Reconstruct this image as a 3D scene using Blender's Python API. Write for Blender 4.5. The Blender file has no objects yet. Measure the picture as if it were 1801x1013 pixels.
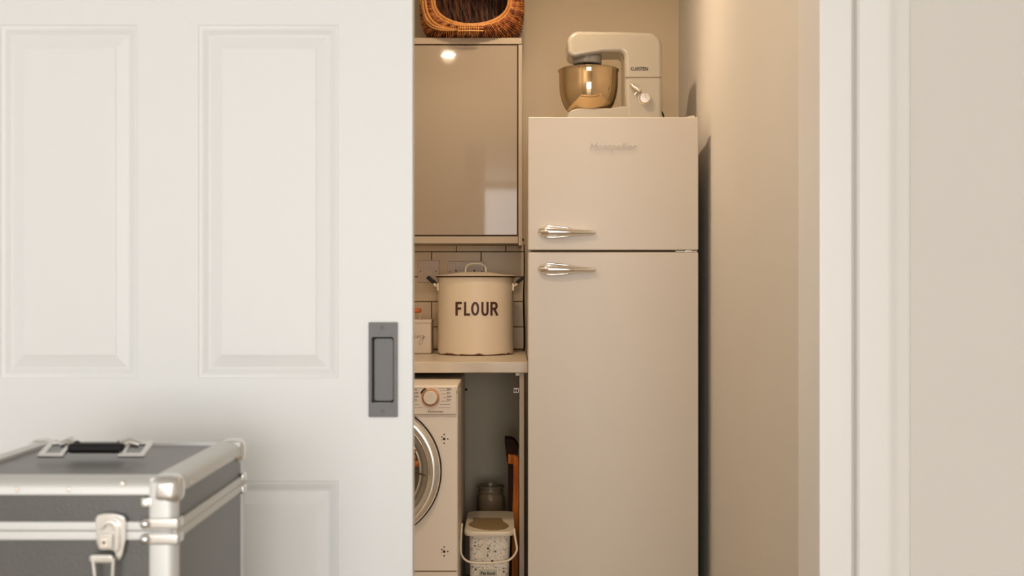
import bpy, bmesh, math, random
from mathutils import Vector, Matrix
random.seed(7)
PI = math.pi
S = bpy.context.scene
COL = S.collection
H = 1.16          # camera height; the camera stands at the origin and looks along +Y

# ------------------------------------------------------------------ camera, world, lights, exposure
cam_d = bpy.data.cameras.new('camera')
cam = bpy.data.objects.new('camera', cam_d)
COL.objects.link(cam)
cam.location = (0, 0, H)
cam.rotation_euler = (PI / 2, 0, 0)
cam_d.sensor_width = 36
cam_d.lens = 2071 / 1801 * 36
cam_d.clip_start = 0.05
cam_d.dof.use_dof = True
cam_d.dof.focus_distance = 3.92
cam_d.dof.aperture_fstop = 7.0
S.camera = cam

w = bpy.data.worlds.new('world')
S.world = w
w.use_nodes = True
bgn = w.node_tree.nodes['Background']
bgn.inputs[0].default_value = (0.80, 0.90, 1.0, 1)
bgn.inputs[1].default_value = 0.6


def area(name, loc, rot, sx, sy, power, color, shape='RECTANGLE', spread=PI):
    d = bpy.data.lights.new(name, 'AREA')
    d.shape = shape
    d.size = sx
    if shape == 'RECTANGLE':
        d.size_y = sy
    d.energy = power
    d.color = color
    d.spread = spread
    o = bpy.data.objects.new(name, d)
    o.location = loc
    o.rotation_euler = rot
    COL.objects.link(o)
    return o


# daylight coming in through the window behind the camera
area('window_daylight', (-0.25, -5.46, 1.30), (PI / 2, 0, 0), 3.7, 2.1, 200, (0.99, 0.985, 0.99))
# daylight through the patio door on the left side of the room
area('side_daylight', (-2.62, 0.1, 1.25), (0, -PI / 2, 0), 1.9, 1.5, 6, (1.0, 0.99, 0.97))


def bulb(loc, power, color):
    d = bpy.data.lights.new('closet_lamp_glow', 'POINT')
    d.energy = power
    d.color = color
    d.shadow_soft_size = 0.035
    o = bpy.data.objects.new('closet_lamp_glow', d)
    o.location = loc
    COL.objects.link(o)


W1, W2 = (1.0, 0.78, 0.56), (1.0, 0.74, 0.50)
LX2, LY2 = 0.05, 3.72
area('closet_lamp_glow', (-0.345, 2.45, 2.425), (0, 0, 0), 0.06, 0.06, 9, W1, 'DISK')
area('closet_lamp_glow', (LX2, LY2, 2.425), (0, 0, 0), 0.07, 0.07, 5, W2, 'DISK')
bulb((-0.345, 2.45, 2.415), 0.6, W1)
bulb((LX2, LY2, 2.40), 5.6, W2)

vs = S.view_settings
vs.view_transform = 'Standard'
vs.look = 'None'
vs.exposure = 0.0
vs.gamma = 1.0
vs.use_curve_mapping = False


# ------------------------------------------------------------------ materials
def mat(name, col, rough=0.5, metal=0.0, spec=0.5, noise=None, bump=None, coat=0.0, trans=0.0, ior=1.5):
    m = bpy.data.materials.new(name)
    m.use_nodes = True
    nt = m.node_tree
    b = nt.nodes['Principled BSDF']
    b.inputs['Base Color'].default_value = (*col, 1)
    b.inputs['Roughness'].default_value = rough
    b.inputs['Metallic'].default_value = metal
    b.inputs['Specular IOR Level'].default_value = spec
    b.inputs['Coat Weight'].default_value = coat
    b.inputs['Coat Roughness'].default_value = 0.04
    b.inputs['Transmission Weight'].default_value = trans
    b.inputs['IOR'].default_value = ior
    tc = nt.nodes.new('ShaderNodeTexCoord')
    if noise:
        col2, scale, (sx, sy, sz), lo, hi = noise
        mp = nt.nodes.new('ShaderNodeMapping')
        mp.inputs['Scale'].default_value = (sx, sy, sz)
        n = nt.nodes.new('ShaderNodeTexNoise')
        n.inputs['Scale'].default_value = scale
        n.inputs['Detail'].default_value = 5
        r = nt.nodes.new('ShaderNodeValToRGB')
        r.color_ramp.elements[0].position = lo
        r.color_ramp.elements[1].position = hi
        r.color_ramp.elements[0].color = (*col, 1)
        r.color_ramp.elements[1].color = (*col2, 1)
        nt.links.new(tc.outputs['Object'], mp.inputs[0])
        nt.links.new(mp.outputs[0], n.inputs['Vector'])
        nt.links.new(n.outputs['Fac'], r.inputs[0])
        nt.links.new(r.outputs[0], b.inputs['Base Color'])
    if bump:
        scale, dist = bump
        n = nt.nodes.new('ShaderNodeTexNoise')
        n.inputs['Scale'].default_value = scale
        n.inputs['Detail'].default_value = 4
        bp = nt.nodes.new('ShaderNodeBump')
        bp.inputs['Distance'].default_value = dist
        bp.inputs['Strength'].default_value = 0.6
        nt.links.new(tc.outputs['Object'], n.inputs['Vector'])
        nt.links.new(n.outputs['Fac'], bp.inputs['Height'])
        nt.links.new(bp.outputs[0], b.inputs['Normal'])
    return m


M = {}
M['door'] = mat('white_door_paint', (0.82, 0.82, 0.795), 0.42, bump=(60, 0.0004))
M['trim'] = mat('white_trim_paint', (0.85, 0.82, 0.775), 0.38, bump=(50, 0.0004))
M['wall_room'] = mat('greige_wall_paint', (0.73, 0.69, 0.63), 0.85, noise=((0.71, 0.672, 0.613), 2.5, (1, 1, 1), 0.3, 0.7), bump=(140, 0.0006))
M['wall_closet'] = mat('closet_wall_paint', (0.69, 0.665, 0.62), 0.8, noise=((0.67, 0.645, 0.60), 2.5, (1, 1, 1), 0.3, 0.7), bump=(140, 0.0006))
M['wall_rear'] = mat('closet_paint_warm_lit', (0.74, 0.625, 0.45), 0.8, noise=((0.72, 0.605, 0.43), 2.5, (1, 1, 1), 0.3, 0.7), bump=(140, 0.0006))  # same closet paint; the warmer light at the rear is put into its colour
M['ceiling'] = mat('ceiling_paint', (0.85, 0.84, 0.82), 0.9)
M['floor'] = mat('oak_floor', (0.50, 0.43, 0.34), 0.5, noise=((0.42, 0.35, 0.27), 6, (12, 1, 1), 0.3, 0.75))
M['cabinet'] = mat('gloss_cashmere', (0.34, 0.27, 0.19), 0.5, coat=0.6)
M['carcass'] = mat('carcass_laminate', (0.46, 0.37, 0.265), 0.45)
M['tile'] = mat('cream_tile_glaze', (0.88, 0.67, 0.42), 0.38, noise=((0.82, 0.61, 0.36), 9, (1, 1, 1), 0.3, 0.75), bump=(9, 0.002))
M['grout'] = mat('brown_grout', (0.13, 0.075, 0.035), 0.9)
M['worktop'] = mat('cream_laminate', (0.66, 0.575, 0.46), 0.35, noise=((0.60, 0.52, 0.41), 14, (1, 5, 1), 0.35, 0.7))
M['fridge'] = mat('cream_enamel', (0.67, 0.60, 0.51), 0.38, noise=((0.655, 0.586, 0.498), 3, (1, 1, 1), 0.3, 0.7))
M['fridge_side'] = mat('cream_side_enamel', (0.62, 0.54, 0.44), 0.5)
M['rubber_and_shade'] = mat('dark_gasket_and_shade', (0.05, 0.03, 0.018), 0.7)  # rubber parts; also the painted shade round the cabinet door
M['gasket'] = mat('brown_gasket', (0.22, 0.14, 0.07), 0.7)
M['chrome'] = mat('polished_chrome', (0.88, 0.86, 0.83), 0.07, 1.0)
M['badge'] = mat('brushed_chrome', (0.74, 0.68, 0.60), 0.3, 1.0)
M['letter'] = mat('satin_chrome_letters', (0.50, 0.43, 0.35), 0.4, 0.15)
M['steel'] = mat('warm_steel', (0.56, 0.42, 0.25), 0.08, 1.0)
M['mixer'] = mat('cream_plastic', (0.38, 0.345, 0.28), 0.25, coat=0.5)
M['black'] = mat('black_plastic', (0.010, 0.009, 0.008), 0.5, spec=0.25)
M['black_text'] = mat('brown_black_print', (0.07, 0.022, 0.012), 0.5)
M['grey_text'] = mat('grey_print', (0.22, 0.17, 0.13), 0.5)
M['washer'] = mat('white_enamel', (0.86, 0.78, 0.68), 0.35)
M['washer_panel'] = mat('control_panel_plastic', (0.80, 0.71, 0.61), 0.35)
M['copper'] = mat('copper_ring', (0.80, 0.45, 0.27), 0.25, 1.0)
M['glass_dark'] = mat('dark_door_glass', (0.10, 0.07, 0.045), 0.06, 0.0, coat=1.0)
M['drum'] = mat('drum_rubber', (0.30, 0.25, 0.19), 0.35)
M['laundry'] = mat('orange_laundry', (0.55, 0.20, 0.06), 0.9, noise=((0.30, 0.07, 0.03), 60, (1, 1, 1), 0.4, 0.6))
M['case'] = mat('charcoal_laminate', (0.090, 0.088, 0.080), 0.33, spec=0.7, noise=((0.105, 0.10, 0.09), 8, (1, 1, 1), 0.3, 0.7), bump=(260, 0.0005))
M['alu'] = mat('brushed_aluminium', (0.66, 0.655, 0.63), 0.45, 0.45)
M['cap'] = mat('nickel_plate', (0.72, 0.71, 0.69), 0.2, 1.0)
M['keyhole'] = M['black']
M['pull'] = mat('pewter_metal', (0.14, 0.135, 0.127), 0.5, 0.4, bump=(300, 0.0004))
M['pull_shade'] = mat('recess_shade_black', (0.015, 0.014, 0.013), 0.5)  # walls of the pull recess blackened, groove shade put into the colour
M['bowl_in'] = M['steel']
M['lid_plastic'] = mat('cream_lid_plastic', (0.74, 0.66, 0.52), 0.4)
M['flap'] = mat('tan_lid_flap', (0.25, 0.175, 0.085), 0.7, spec=0.2)
M['stoneware'] = mat('brown_stoneware', (0.30, 0.215, 0.125), 0.3, noise=((0.20, 0.145, 0.085), 12, (1, 1, 1), 0.3, 0.7))
M['wood'] = mat('orange_brown_wood', (0.80, 0.24, 0.03), 0.6, spec=0.2, noise=((0.42, 0.09, 0.015), 7, (14, 14, 1), 0.35, 0.7))
M['wood_dark'] = mat('dark_brown_wood', (0.035, 0.014, 0.008), 0.7, spec=0.15)  # one even near-black brown
M['orange'] = mat('orange_wood', (0.68, 0.17, 0.03), 0.45)
M['tin'] = mat('beige_tin', (0.66, 0.56, 0.46), 0.35)
M['socket'] = mat('socket_plate', (0.78, 0.60, 0.44), 0.35)
M['card'] = mat('brown_card', (0.30, 0.22, 0.14), 0.8)


def enamel():
    """cream enamel with rust and chips towards the bottom rim (wear with a shape of its own)"""
    m = mat('worn_cream_enamel', (0.84, 0.74, 0.58), 0.45, coat=0.0)
    nt = m.node_tree
    b = nt.nodes['Principled BSDF']
    tc = nt.nodes.new('ShaderNodeTexCoord')
    sp = nt.nodes.new('ShaderNodeSeparateXYZ')
    nt.links.new(tc.outputs['Object'], sp.inputs[0])
    n = nt.nodes.new('ShaderNodeTexNoise')
    n.inputs['Scale'].default_value = 26
    n.inputs['Detail'].default_value = 6
    nt.links.new(tc.outputs['Object'], n.inputs['Vector'])
    # rust where z < noise * 0.02
    mu = nt.nodes.new('ShaderNodeMath'); mu.operation = 'MULTIPLY_ADD'
    mu.inputs[1].default_value = 0.022; mu.inputs[2].default_value = -0.0055
    nt.links.new(n.outputs['Fac'], mu.inputs[0])
    df = nt.nodes.new('ShaderNodeMath'); df.operation = 'SUBTRACT'
    nt.links.new(mu.outputs[0], df.inputs[0]); nt.links.new(sp.outputs['Z'], df.inputs[1])
    ra = nt.nodes.new('ShaderNodeMapRange')
    ra.inputs['From Min'].default_value = -0.001; ra.inputs['From Max'].default_value = 0.002
    nt.links.new(df.outputs[0], ra.inputs['Value'])
    # sparse chips
    v = nt.nodes.new('ShaderNodeTexVoronoi'); v.inputs['Scale'].default_value = 16
    nt.links.new(tc.outputs['Object'], v.inputs['Vector'])
    lt = nt.nodes.new('ShaderNodeMath'); lt.operation = 'LESS_THAN'; lt.inputs[1].default_value = 0.05
    nt.links.new(v.outputs['Distance'], lt.inputs[0])
    n2 = nt.nodes.new('ShaderNodeTexNoise'); n2.inputs['Scale'].default_value = 5
    nt.links.new(tc.outputs['Object'], n2.inputs['Vector'])
    gt = nt.nodes.new('ShaderNodeMath'); gt.operation = 'GREATER_THAN'; gt.inputs[1].default_value = 0.6
    nt.links.new(n2.outputs['Fac'], gt.inputs[0])
    ml = nt.nodes.new('ShaderNodeMath'); ml.operation = 'MULTIPLY'
    nt.links.new(lt.outputs[0], ml.inputs[0]); nt.links.new(gt.outputs[0], ml.inputs[1])
    mx0 = nt.nodes.new('ShaderNodeMath'); mx0.operation = 'MAXIMUM'
    nt.links.new(ra.outputs[0], mx0.inputs[0]); nt.links.new(ml.outputs[0], mx0.inputs[1])
    mx = nt.nodes.new('ShaderNodeMixRGB')
    mx.inputs[1].default_value = (0.84, 0.72, 0.55, 1); mx.inputs[2].default_value = (0.16, 0.055, 0.02, 1)
    nt.links.new(mx0.outputs[0], mx.inputs[0])
    nt.links.new(mx.outputs[0], b.inputs['Base Color'])
    return m


M['enamel'] = enamel()


def wicker(name, c1, c2, c3):
    """every willow strand gets its own tone (random per island), with mottling along it"""
    m = mat(name, c1, 0.4)
    nt = m.node_tree
    b = nt.nodes['Principled BSDF']
    tc = nt.nodes.new('ShaderNodeTexCoord')
    ge = nt.nodes.new('ShaderNodeNewGeometry')
    n = nt.nodes.new('ShaderNodeTexNoise'); n.inputs['Scale'].default_value = 42; n.inputs['Detail'].default_value = 3
    nt.links.new(tc.outputs['Object'], n.inputs['Vector'])
    mxn = nt.nodes.new('ShaderNodeMix')
    mxn.inputs[0].default_value = 0.5
    nt.links.new(n.outputs['Fac'], mxn.inputs[2])
    nt.links.new(ge.outputs['Random Per Island'], mxn.inputs[3])
    r = nt.nodes.new('ShaderNodeValToRGB')
    e = r.color_ramp.elements
    e[0].position = 0.28; e[0].color = (*c3, 1)
    e[1].position = 0.76; e[1].color = (*c2, 1)
    k = e.new(0.5); k.color = (*c1, 1)
    nt.links.new(mxn.outputs[0], r.inputs[0]); nt.links.new(r.outputs[0], b.inputs['Base Color'])
    return m


M['wicker'] = wicker('wicker', (0.42, 0.13, 0.035), (0.62, 0.26, 0.07), (0.20, 0.05, 0.02))
M['wicker_rim'] = wicker('wicker_rim', (0.66, 0.30, 0.09), (0.78, 0.42, 0.15), (0.45, 0.16, 0.04))
M['wicker_shaded'] = wicker('wicker_shaded_inside', (0.14, 0.035, 0.018), (0.30, 0.12, 0.05), (0.035, 0.012, 0.008))  # darker strands inside; the hollow's shade is put into these tones


def doodle():
    """white plastic printed with small black spots and thin sketch lines"""
    m = mat('printed_plastic', (0.80, 0.74, 0.64), 0.4)
    nt = m.node_tree
    b = nt.nodes['Principled BSDF']
    tc = nt.nodes.new('ShaderNodeTexCoord')
    v = nt.nodes.new('ShaderNodeTexVoronoi'); v.inputs['Scale'].default_value = 75
    nt.links.new(tc.outputs['Object'], v.inputs['Vector'])
    sc = nt.nodes.new('ShaderNodeSeparateColor')
    nt.links.new(v.outputs['Color'], sc.inputs[0])
    th = nt.nodes.new('ShaderNodeMath'); th.operation = 'MULTIPLY_ADD'
    th.inputs[1].default_value = 0.45; th.inputs[2].default_value = -0.12
    nt.links.new(sc.outputs[0], th.inputs[0])
    lt = nt.nodes.new('ShaderNodeMath'); lt.operation = 'LESS_THAN'
    nt.links.new(v.outputs['Distance'], lt.inputs[0]); nt.links.new(th.outputs[0], lt.inputs[1])
    n = nt.nodes.new('ShaderNodeTexNoise'); n.inputs['Scale'].default_value = 48; n.inputs['Detail'].default_value = 2
    nt.links.new(tc.outputs['Object'], n.inputs['Vector'])
    s = nt.nodes.new('ShaderNodeMath'); s.operation = 'SUBTRACT'; s.inputs[1].default_value = 0.5
    nt.links.new(n.outputs['Fac'], s.inputs[0])
    a = nt.nodes.new('ShaderNodeMath'); a.operation = 'ABSOLUTE'; nt.links.new(s.outputs[0], a.inputs[0])
    l2 = nt.nodes.new('ShaderNodeMath'); l2.operation = 'LESS_THAN'; l2.inputs[1].default_value = 0.018
    nt.links.new(a.outputs[0], l2.inputs[0])
    m1 = nt.nodes.new('ShaderNodeMixRGB'); m1.inputs[1].default_value = (0.80, 0.74, 0.64, 1); m1.inputs[2].default_value = (0.42, 0.37, 0.31, 1)
    nt.links.new(l2.outputs[0], m1.inputs[0])
    m2 = nt.nodes.new('ShaderNodeMixRGB'); m2.inputs[2].default_value = (0.05, 0.04, 0.035, 1)
    nt.links.new(lt.outputs[0], m2.inputs[0]); nt.links.new(m1.outputs[0], m2.inputs[1])
    nt.links.new(m2.outputs[0], b.inputs['Base Color'])
    return m


M['doodle'] = doodle()


def lamp_mat():
    m = bpy.data.materials.new('lamp_lens')
    m.use_nodes = True
    b = m.node_tree.nodes['Principled BSDF']
    b.inputs['Base Color'].default_value = (0.9, 0.9, 0.85, 1)
    b.inputs['Emission Color'].default_value = (1, 0.8, 0.55, 1)
    b.inputs['Emission Strength'].default_value = 12
    return m


M['lamp'] = lamp_mat()


# ------------------------------------------------------------------ geometry helpers
def box(bm, x0, x1, y0, y1, z0, z1, bev=0.0, seg=2, M4=None):
    t = bmesh.new()
    bmesh.ops.create_cube(t, size=1)
    bmesh.ops.scale(t, vec=(x1 - x0, y1 - y0, z1 - z0), verts=t.verts)
    bmesh.ops.translate(t, vec=((x0 + x1) / 2, (y0 + y1) / 2, (z0 + z1) / 2), verts=t.verts)
    if bev:
        bmesh.ops.bevel(t, geom=t.edges[:], offset=bev, segments=seg, affect='EDGES', profile=0.5)
    if M4:
        bmesh.ops.transform(t, matrix=M4, verts=t.verts)
    merge(bm, t)


def merge(bm, t):
    me = bpy.data.meshes.new('tmp')
    t.to_mesh(me)
    t.free()
    bm.from_mesh(me)
    bpy.data.meshes.remove(me)


def poly(bm, pts, y0, y1, bev=0.0, seg=3, plane='XZ'):
    """extrude a polygon given in the XZ plane along Y (or XY along Z with plane='XY')"""
    t = bmesh.new()
    if plane == 'XZ':
        vs_ = [t.verts.new((p[0], y0, p[1])) for p in pts]
        d = (0, y1 - y0, 0)
    else:
        vs_ = [t.verts.new((p[0], p[1], y0)) for p in pts]
        d = (0, 0, y1 - y0)
    f = t.faces.new(vs_)
    r = bmesh.ops.extrude_face_region(t, geom=[f])
    vv = [g for g in r['geom'] if isinstance(g, bmesh.types.BMVert)]
    bmesh.ops.translate(t, vec=d, verts=vv)
    bmesh.ops.recalc_face_normals(t, faces=t.faces)
    if bev:
        caps = [e for e in t.edges if len(e.link_faces) == 2 and e.calc_face_angle(0) > 0.9]
        bmesh.ops.bevel(t, geom=caps, offset=bev, segments=seg, affect='EDGES', profile=0.5)
    merge(bm, t)


def tube(bm, pts, r, seg=10, closed=False, sq=None):
    pts = [Vector(p) for p in pts]
    n = len(pts)
    rs = r if isinstance(r, (list, tuple)) else [r] * n
    rings = []
    prev = None
    for i, p in enumerate(pts):
        if closed:
            t = (pts[(i + 1) % n] - pts[i - 1]).normalized()
        else:
            t = (pts[min(i + 1, n - 1)] - pts[max(i - 1, 0)]).normalized()
        if prev is None:
            up = Vector((0, 0, 1)) if abs(t.z) < 0.9 else Vector((1, 0, 0))
            a = (up - t * up.dot(t)).normalized()
        else:
            a = (prev - t * prev.dot(t)).normalized()
        prev = a
        b = t.cross(a)
        ring = []
        for k in range(seg):
            an = 2 * PI * k / seg
            ca, sa = math.cos(an), math.sin(an)
            q = sq if sq else 1.0
            ring.append(bm.verts.new(p + a * (ca * rs[i]) + b * (sa * rs[i] * q)))
        rings.append(ring)
    m = n if closed else n - 1
    for i in range(m):
        A, B_ = rings[i], rings[(i + 1) % n]
        for k in range(seg):
            bm.faces.new((A[k], A[(k + 1) % seg], B_[(k + 1) % seg], B_[k]))
    if not closed:
        bm.faces.new(rings[0][::-1])
        bm.faces.new(rings[-1])


def catmull(P, n=5):
    P = [Vector(p) for p in P]
    out = []
    for i in range(len(P) - 1):
        a, b, c, d = P[max(i - 1, 0)], P[i], P[i + 1], P[min(i + 2, len(P) - 1)]
        for k in range(n):
            t = k / n
            out.append(.5 * ((2 * b) + (c - a) * t + (2 * a - 5 * b + 4 * c - d) * t * t + (3 * b - a - 3 * c + d) * t ** 3))
    out.append(P[-1])
    return out


def lathe(bm, prof, c, seg=48, axis='Z', sx=1.0, sy=1.0):
    """prof: (r, h) pairs from bottom to top around the axis through c"""
    rings = []
    for r, h in prof:
        if r < 1e-6:
            p = (c[0], c[1], c[2] + h) if axis == 'Z' else (c[0], c[1] + h, c[2])
            rings.append([bm.verts.new(p)])
        else:
            ring = []
            for k in range(seg):
                a = 2 * PI * k / seg
                if axis == 'Z':
                    ring.append(bm.verts.new((c[0] + r * math.cos(a) * sx, c[1] + r * math.sin(a) * sy, c[2] + h)))
                else:
                    ring.append(bm.verts.new((c[0] + r * math.cos(a) * sx, c[1] + h, c[2] + r * math.sin(a) * sy)))
            rings.append(ring)
    for A, B_ in zip(rings, rings[1:]):
        if len(A) == 1 and len(B_) == 1:
            continue
        for k in range(seg):
            k2 = (k + 1) % seg
            if len(A) == 1:
                bm.faces.new((A[0], B_[k], B_[k2]))
            elif len(B_) == 1:
                bm.faces.new((A[k], B_[0], A[k2]))
            else:
                bm.faces.new((A[k], B_[k], B_[k2], A[k2]))


ORG = {}


def obj(name, bm, m, parent=None, kind=None, label=None, origin=None, smooth=0.6, fix=True):
    """link a bmesh (written in world coordinates) as ONE mesh object"""
    o_ = ORG[parent.name] if parent else Vector(origin or (0, 0, 0))
    if fix:
        bmesh.ops.recalc_face_normals(bm, faces=bm.faces)
    bmesh.ops.translate(bm, vec=-o_, verts=bm.verts)
    me = bpy.data.meshes.new(name)
    bm.to_mesh(me)
    bm.free()
    me.materials.append(m)
    if smooth:
        for p in me.polygons:
            p.use_smooth = True
        me.set_sharp_from_angle(angle=smooth)
    o = bpy.data.objects.new(name, me)
    COL.objects.link(o)
    if smooth and len(me.polygons) < 3000:
        wn = o.modifiers.new('weighted_normal', 'WEIGHTED_NORMAL')
        wn.keep_sharp = True
    if parent:
        o.parent = parent
    else:
        o.location = o_
    ORG[o.name] = o_
    if kind:
        o['kind'] = kind
    if label:
        o['label'] = label
    return o


def thing(name, label, cat, loc, group=None):
    o = bpy.data.objects.new(name, None)
    o.empty_display_size = 0.05
    COL.objects.link(o)
    o.location = loc
    o['label'] = label
    o['category'] = cat
    if group:
        o['group'] = group
    ORG[o.name] = Vector(loc)
    return o


def struct(name, bm, m, **k):
    return obj(name, bm, m, kind='structure', **k)


def text_bm(s, cx, cz, y, width, height, depth=0.0008, shear=0.0, bold=0.0, face=-1):
    """letters standing in the XZ plane at depth y, facing the camera side"""
    cu = bpy.data.curves.new('t', 'FONT')
    cu.body = s
    cu.extrude = 0.5
    cu.offset = bold
    cu.shear = shear
    cu.resolution_u = 4
    o = bpy.data.objects.new('t', cu)
    COL.objects.link(o)
    dg = bpy.context.evaluated_depsgraph_get()
    me = bpy.data.meshes.new_from_object(o.evaluated_get(dg))
    bpy.data.objects.remove(o)
    xs = [v.co.x for v in me.vertices]
    ys = [v.co.y for v in me.vertices]
    x0, x1, y0, y1 = min(xs), max(xs), min(ys), max(ys)
    for v in me.vertices:
        x, yy, z = v.co
        v.co = (cx + ((x - x0) / (x1 - x0) - 0.5) * width,
                y - (depth if z > 0 else 0),
                cz + ((yy - y0) / (y1 - y0) - 0.5) * height)
    bm = bmesh.new()
    bm.from_mesh(me)
    bpy.data.meshes.remove(me)
    return bm


def NB():
    return bmesh.new()


# ------------------------------------------------------------------ the setting
CEIL = 2.45
WF, WB = 1.95, 2.09          # front and rear face of the partition wall
OX0, OX1, OZ = -0.27, 0.508, 2.0   # door opening between the linings
RX = 0.675                   # right wall of the closet
BY = 4.77                    # rear wall of the closet
LXC = -0.86                  # left wall of the closet
RL, RR, RB = -2.65, 2.4, -5.5

bm = NB(); box(bm, RL - .1, RR + .1, RB - .1, BY + .1, -0.1, 0.0); struct('floor', bm, M['floor'])
bm = NB(); box(bm, RL - .1, RR + .1, RB - .1, BY + .1, CEIL, CEIL + .1); struct('ceiling', bm, M['ceiling'])
bm = NB()
box(bm, OX1 + 0.055, RR, WF, WB, 0, CEIL)
box(bm, RL, OX0 - 0.03, WF, WB, 0, CEIL)
box(bm, OX0 - 0.03, OX1 + 0.055, WF, WB, OZ + 0.03, CEIL)
struct('wall_front', bm, M['wall_room'])
bm = NB(); box(bm, RR, RR + .1, RB, WB, 0, CEIL); struct('wall_right', bm, M['wall_room'])
bm = NB()
box(bm, RL - .1, RL, RB, WB, 0, .3); box(bm, RL - .1, RL, RB, WB, 2.2, CEIL)
box(bm, RL - .1, RL, RB, -.65, .3, 2.2); box(bm, RL - .1, RL, .85, WB, .3, 2.2)
struct('wall_left', bm, M['wall_room'])
bm = NB()
box(bm, RL, RR, RB - .1, RB, 0, .22); box(bm, RL, RR, RB - .1, RB, 2.38, CEIL)
box(bm, RL, -2.12, RB - .1, RB, .22, 2.38); box(bm, 1.62, RR, RB - .1, RB, .22, 2.38)
struct('wall_back', bm, M['wall_room'])
for nm, (a0, a1, b0, b1), ax in (('window_1', (-2.12, 1.62, .22, 2.38), 'Y'), ('window_2', (-.65, .85, .3, 2.2), 'X')):
    bm = NB()
    t_ = 0.05

    def bar(u0, u1, z0, z1):
        if ax == 'Y':
            box(bm, u0, u1, RB - .08, RB - .04, z0, z1)
        else:
            box(bm, RL - .08, RL - .04, u0, u1, z0, z1)
    bar(a0, a1, b0, b0 + t_); bar(a0, a1, b1 - t_, b1); bar(a0, a0 + t_, b0 + t_, b1 - t_); bar(a1 - t_, a1, b0 + t_, b1 - t_)
    mid = (a0 + a1) / 2
    bar(mid - t_ / 2, mid + t_ / 2, b0 + t_, b1 - t_)
    struct(nm, bm, M['trim'])

# closet shell
bm = NB(); poly(bm, [(.585, WB), (RX, BY), (RX, BY + .1), (RX + .1, BY + .1), (RX + .1, WB)], 0, CEIL, plane='XY'); struct('wall_closet_right', bm, M['wall_closet'])
bm = NB(); box(bm, LXC - .1, LXC, WB, BY + .1, 0, CEIL); struct('wall_closet_left', bm, M['wall_closet'])
bm = NB(); box(bm, LXC, RX, BY, BY + .1, 0, CEIL); wall_rear = struct('wall_closet_rear', bm, M['wall_rear'])

# tiles on the rear wall: grout bed as its own piece, each tile a part of the wall
bm = NB(); box(bm, LXC, 0.049, BY - .004, BY, .91, 1.36); obj('grout_bed', bm, M['grout'], wall_rear)
rows = [0.913, 1.003, 1.105, 1.205, 1.307, 1.352]
g = 0.0016
for j in range(5):
    off = -0.325 if j % 2 == 1 else -0.225
    x = off - 0.2 * 4
    while x < 0.05:
        x0, x1 = max(x, LXC), min(x + .2, .049)
        if x1 - x0 > 0.01:
            bm = NB()
            box(bm, x0 + g, x1 - g, BY - .0095 - random.random() * .0012, BY - .003, rows[j] + g, rows[j + 1] - g, .0018, 2)
            obj('tile', bm, M['tile'], wall_rear)
        x += .2

# door linings and architraves
bm = NB(); box(bm, OX1, OX1 + .0545, WF - .004, WB + .002, 0, OZ, .003); struct('trim_1', bm, M['trim'])
bm = NB(); box(bm, OX0 - .03, OX0, WF - .004, WB + .002, 0, OZ, .003); struct('trim_2', bm, M['trim'])
bm = NB(); box(bm, OX0 - .03, OX1 + .0545, WF - .004, WB + .002, OZ, OZ + .03, .003); struct('trim_3', bm, M['trim'])


def architrave(bm, x0, d):
    """moulded casing: flat band with a long soft roll down to the wall"""
    pr = [(0, 0), (0, .018), (.003, .022), (.048, .022), (.056, .020), (.063, .015), (.072, .011), (.082, .009), (.090, .006), (.094, 0)]
    t = bmesh.new()
    a = [t.verts.new((x0 + d * p[0], WF - p[1], 0)) for p in pr]
    b = [t.verts.new((x0 + d * p[0], WF - p[1], OZ + .09)) for p in pr]
    for i in range(len(pr)):
        j = (i + 1) % len(pr)
        t.faces.new((a[i], a[j], b[j], b[i]))
    t.faces.new(a); t.faces.new(b[::-1])
    merge(bm, t)


bm = NB(); architrave(bm, OX1 + .058, 1); struct('trim_4', bm, M['trim'])
bm = NB(); box(bm, OX0 - .1, OX0 - .033, WF - .018, WF, 0, OZ + .09, .003); struct('trim_5', bm, M['trim'])
for nm, x0, x1 in (('baseboard_right', OX1 + .16, RR), ('baseboard_left', RL, OX0 - .11)):
    bm = NB(); box(bm, x0, x1, WF - .015, WF, 0, .12, .004); struct(nm, bm, M['trim'])

# ------------------------------------------------------------------ sliding door (door_1)
DY = 1.88                     # front face
DX1 = -0.1590
PX = [(-0.8170, -0.5975), (-0.5010, -0.2770)]
DX0 = -0.935
PZ = [(0.245, 0.852), (1.0157, 1.580), (1.690, 1.875)]
PULL = (-0.2245, -0.1885, 0.9765, 1.0820)
bm = NB()
xs = sorted({DX0, DX1, *[v for p in PX for v in p], PULL[0], PULL[1]})
zs = sorted({0.012, 1.985, *[v for p in PZ for v in p], PULL[2], PULL[3]})
holes = [(a, b, c, d) for a, b in PX for c, d in PZ] + [PULL]
grid = {}


def gv(x, z):
    if (x, z) not in grid:
        grid[(x, z)] = bm.verts.new((x, DY, z))
    return grid[(x, z)]


for i in range(len(xs) - 1):
    for j in range(len(zs) - 1):
        mx_, mz_ = (xs[i] + xs[i + 1]) / 2, (zs[j] + zs[j + 1]) / 2
        if any(a < mx_ < b and c < mz_ < d for a, b, c, d in holes):
            continue
        bm.faces.new((gv(xs[i], zs[j]), gv(xs[i + 1], zs[j]), gv(xs[i + 1], zs[j + 1]), gv(xs[i], zs[j + 1])))


def ring(bm, a, b, c, d, ins, dep):
    return [bm.verts.new(p) for p in ((a + ins, DY + dep, c + ins), (b - ins, DY + dep, c + ins),
                                      (b - ins, DY + dep, d - ins), (a + ins, DY + dep, d - ins))]


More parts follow.
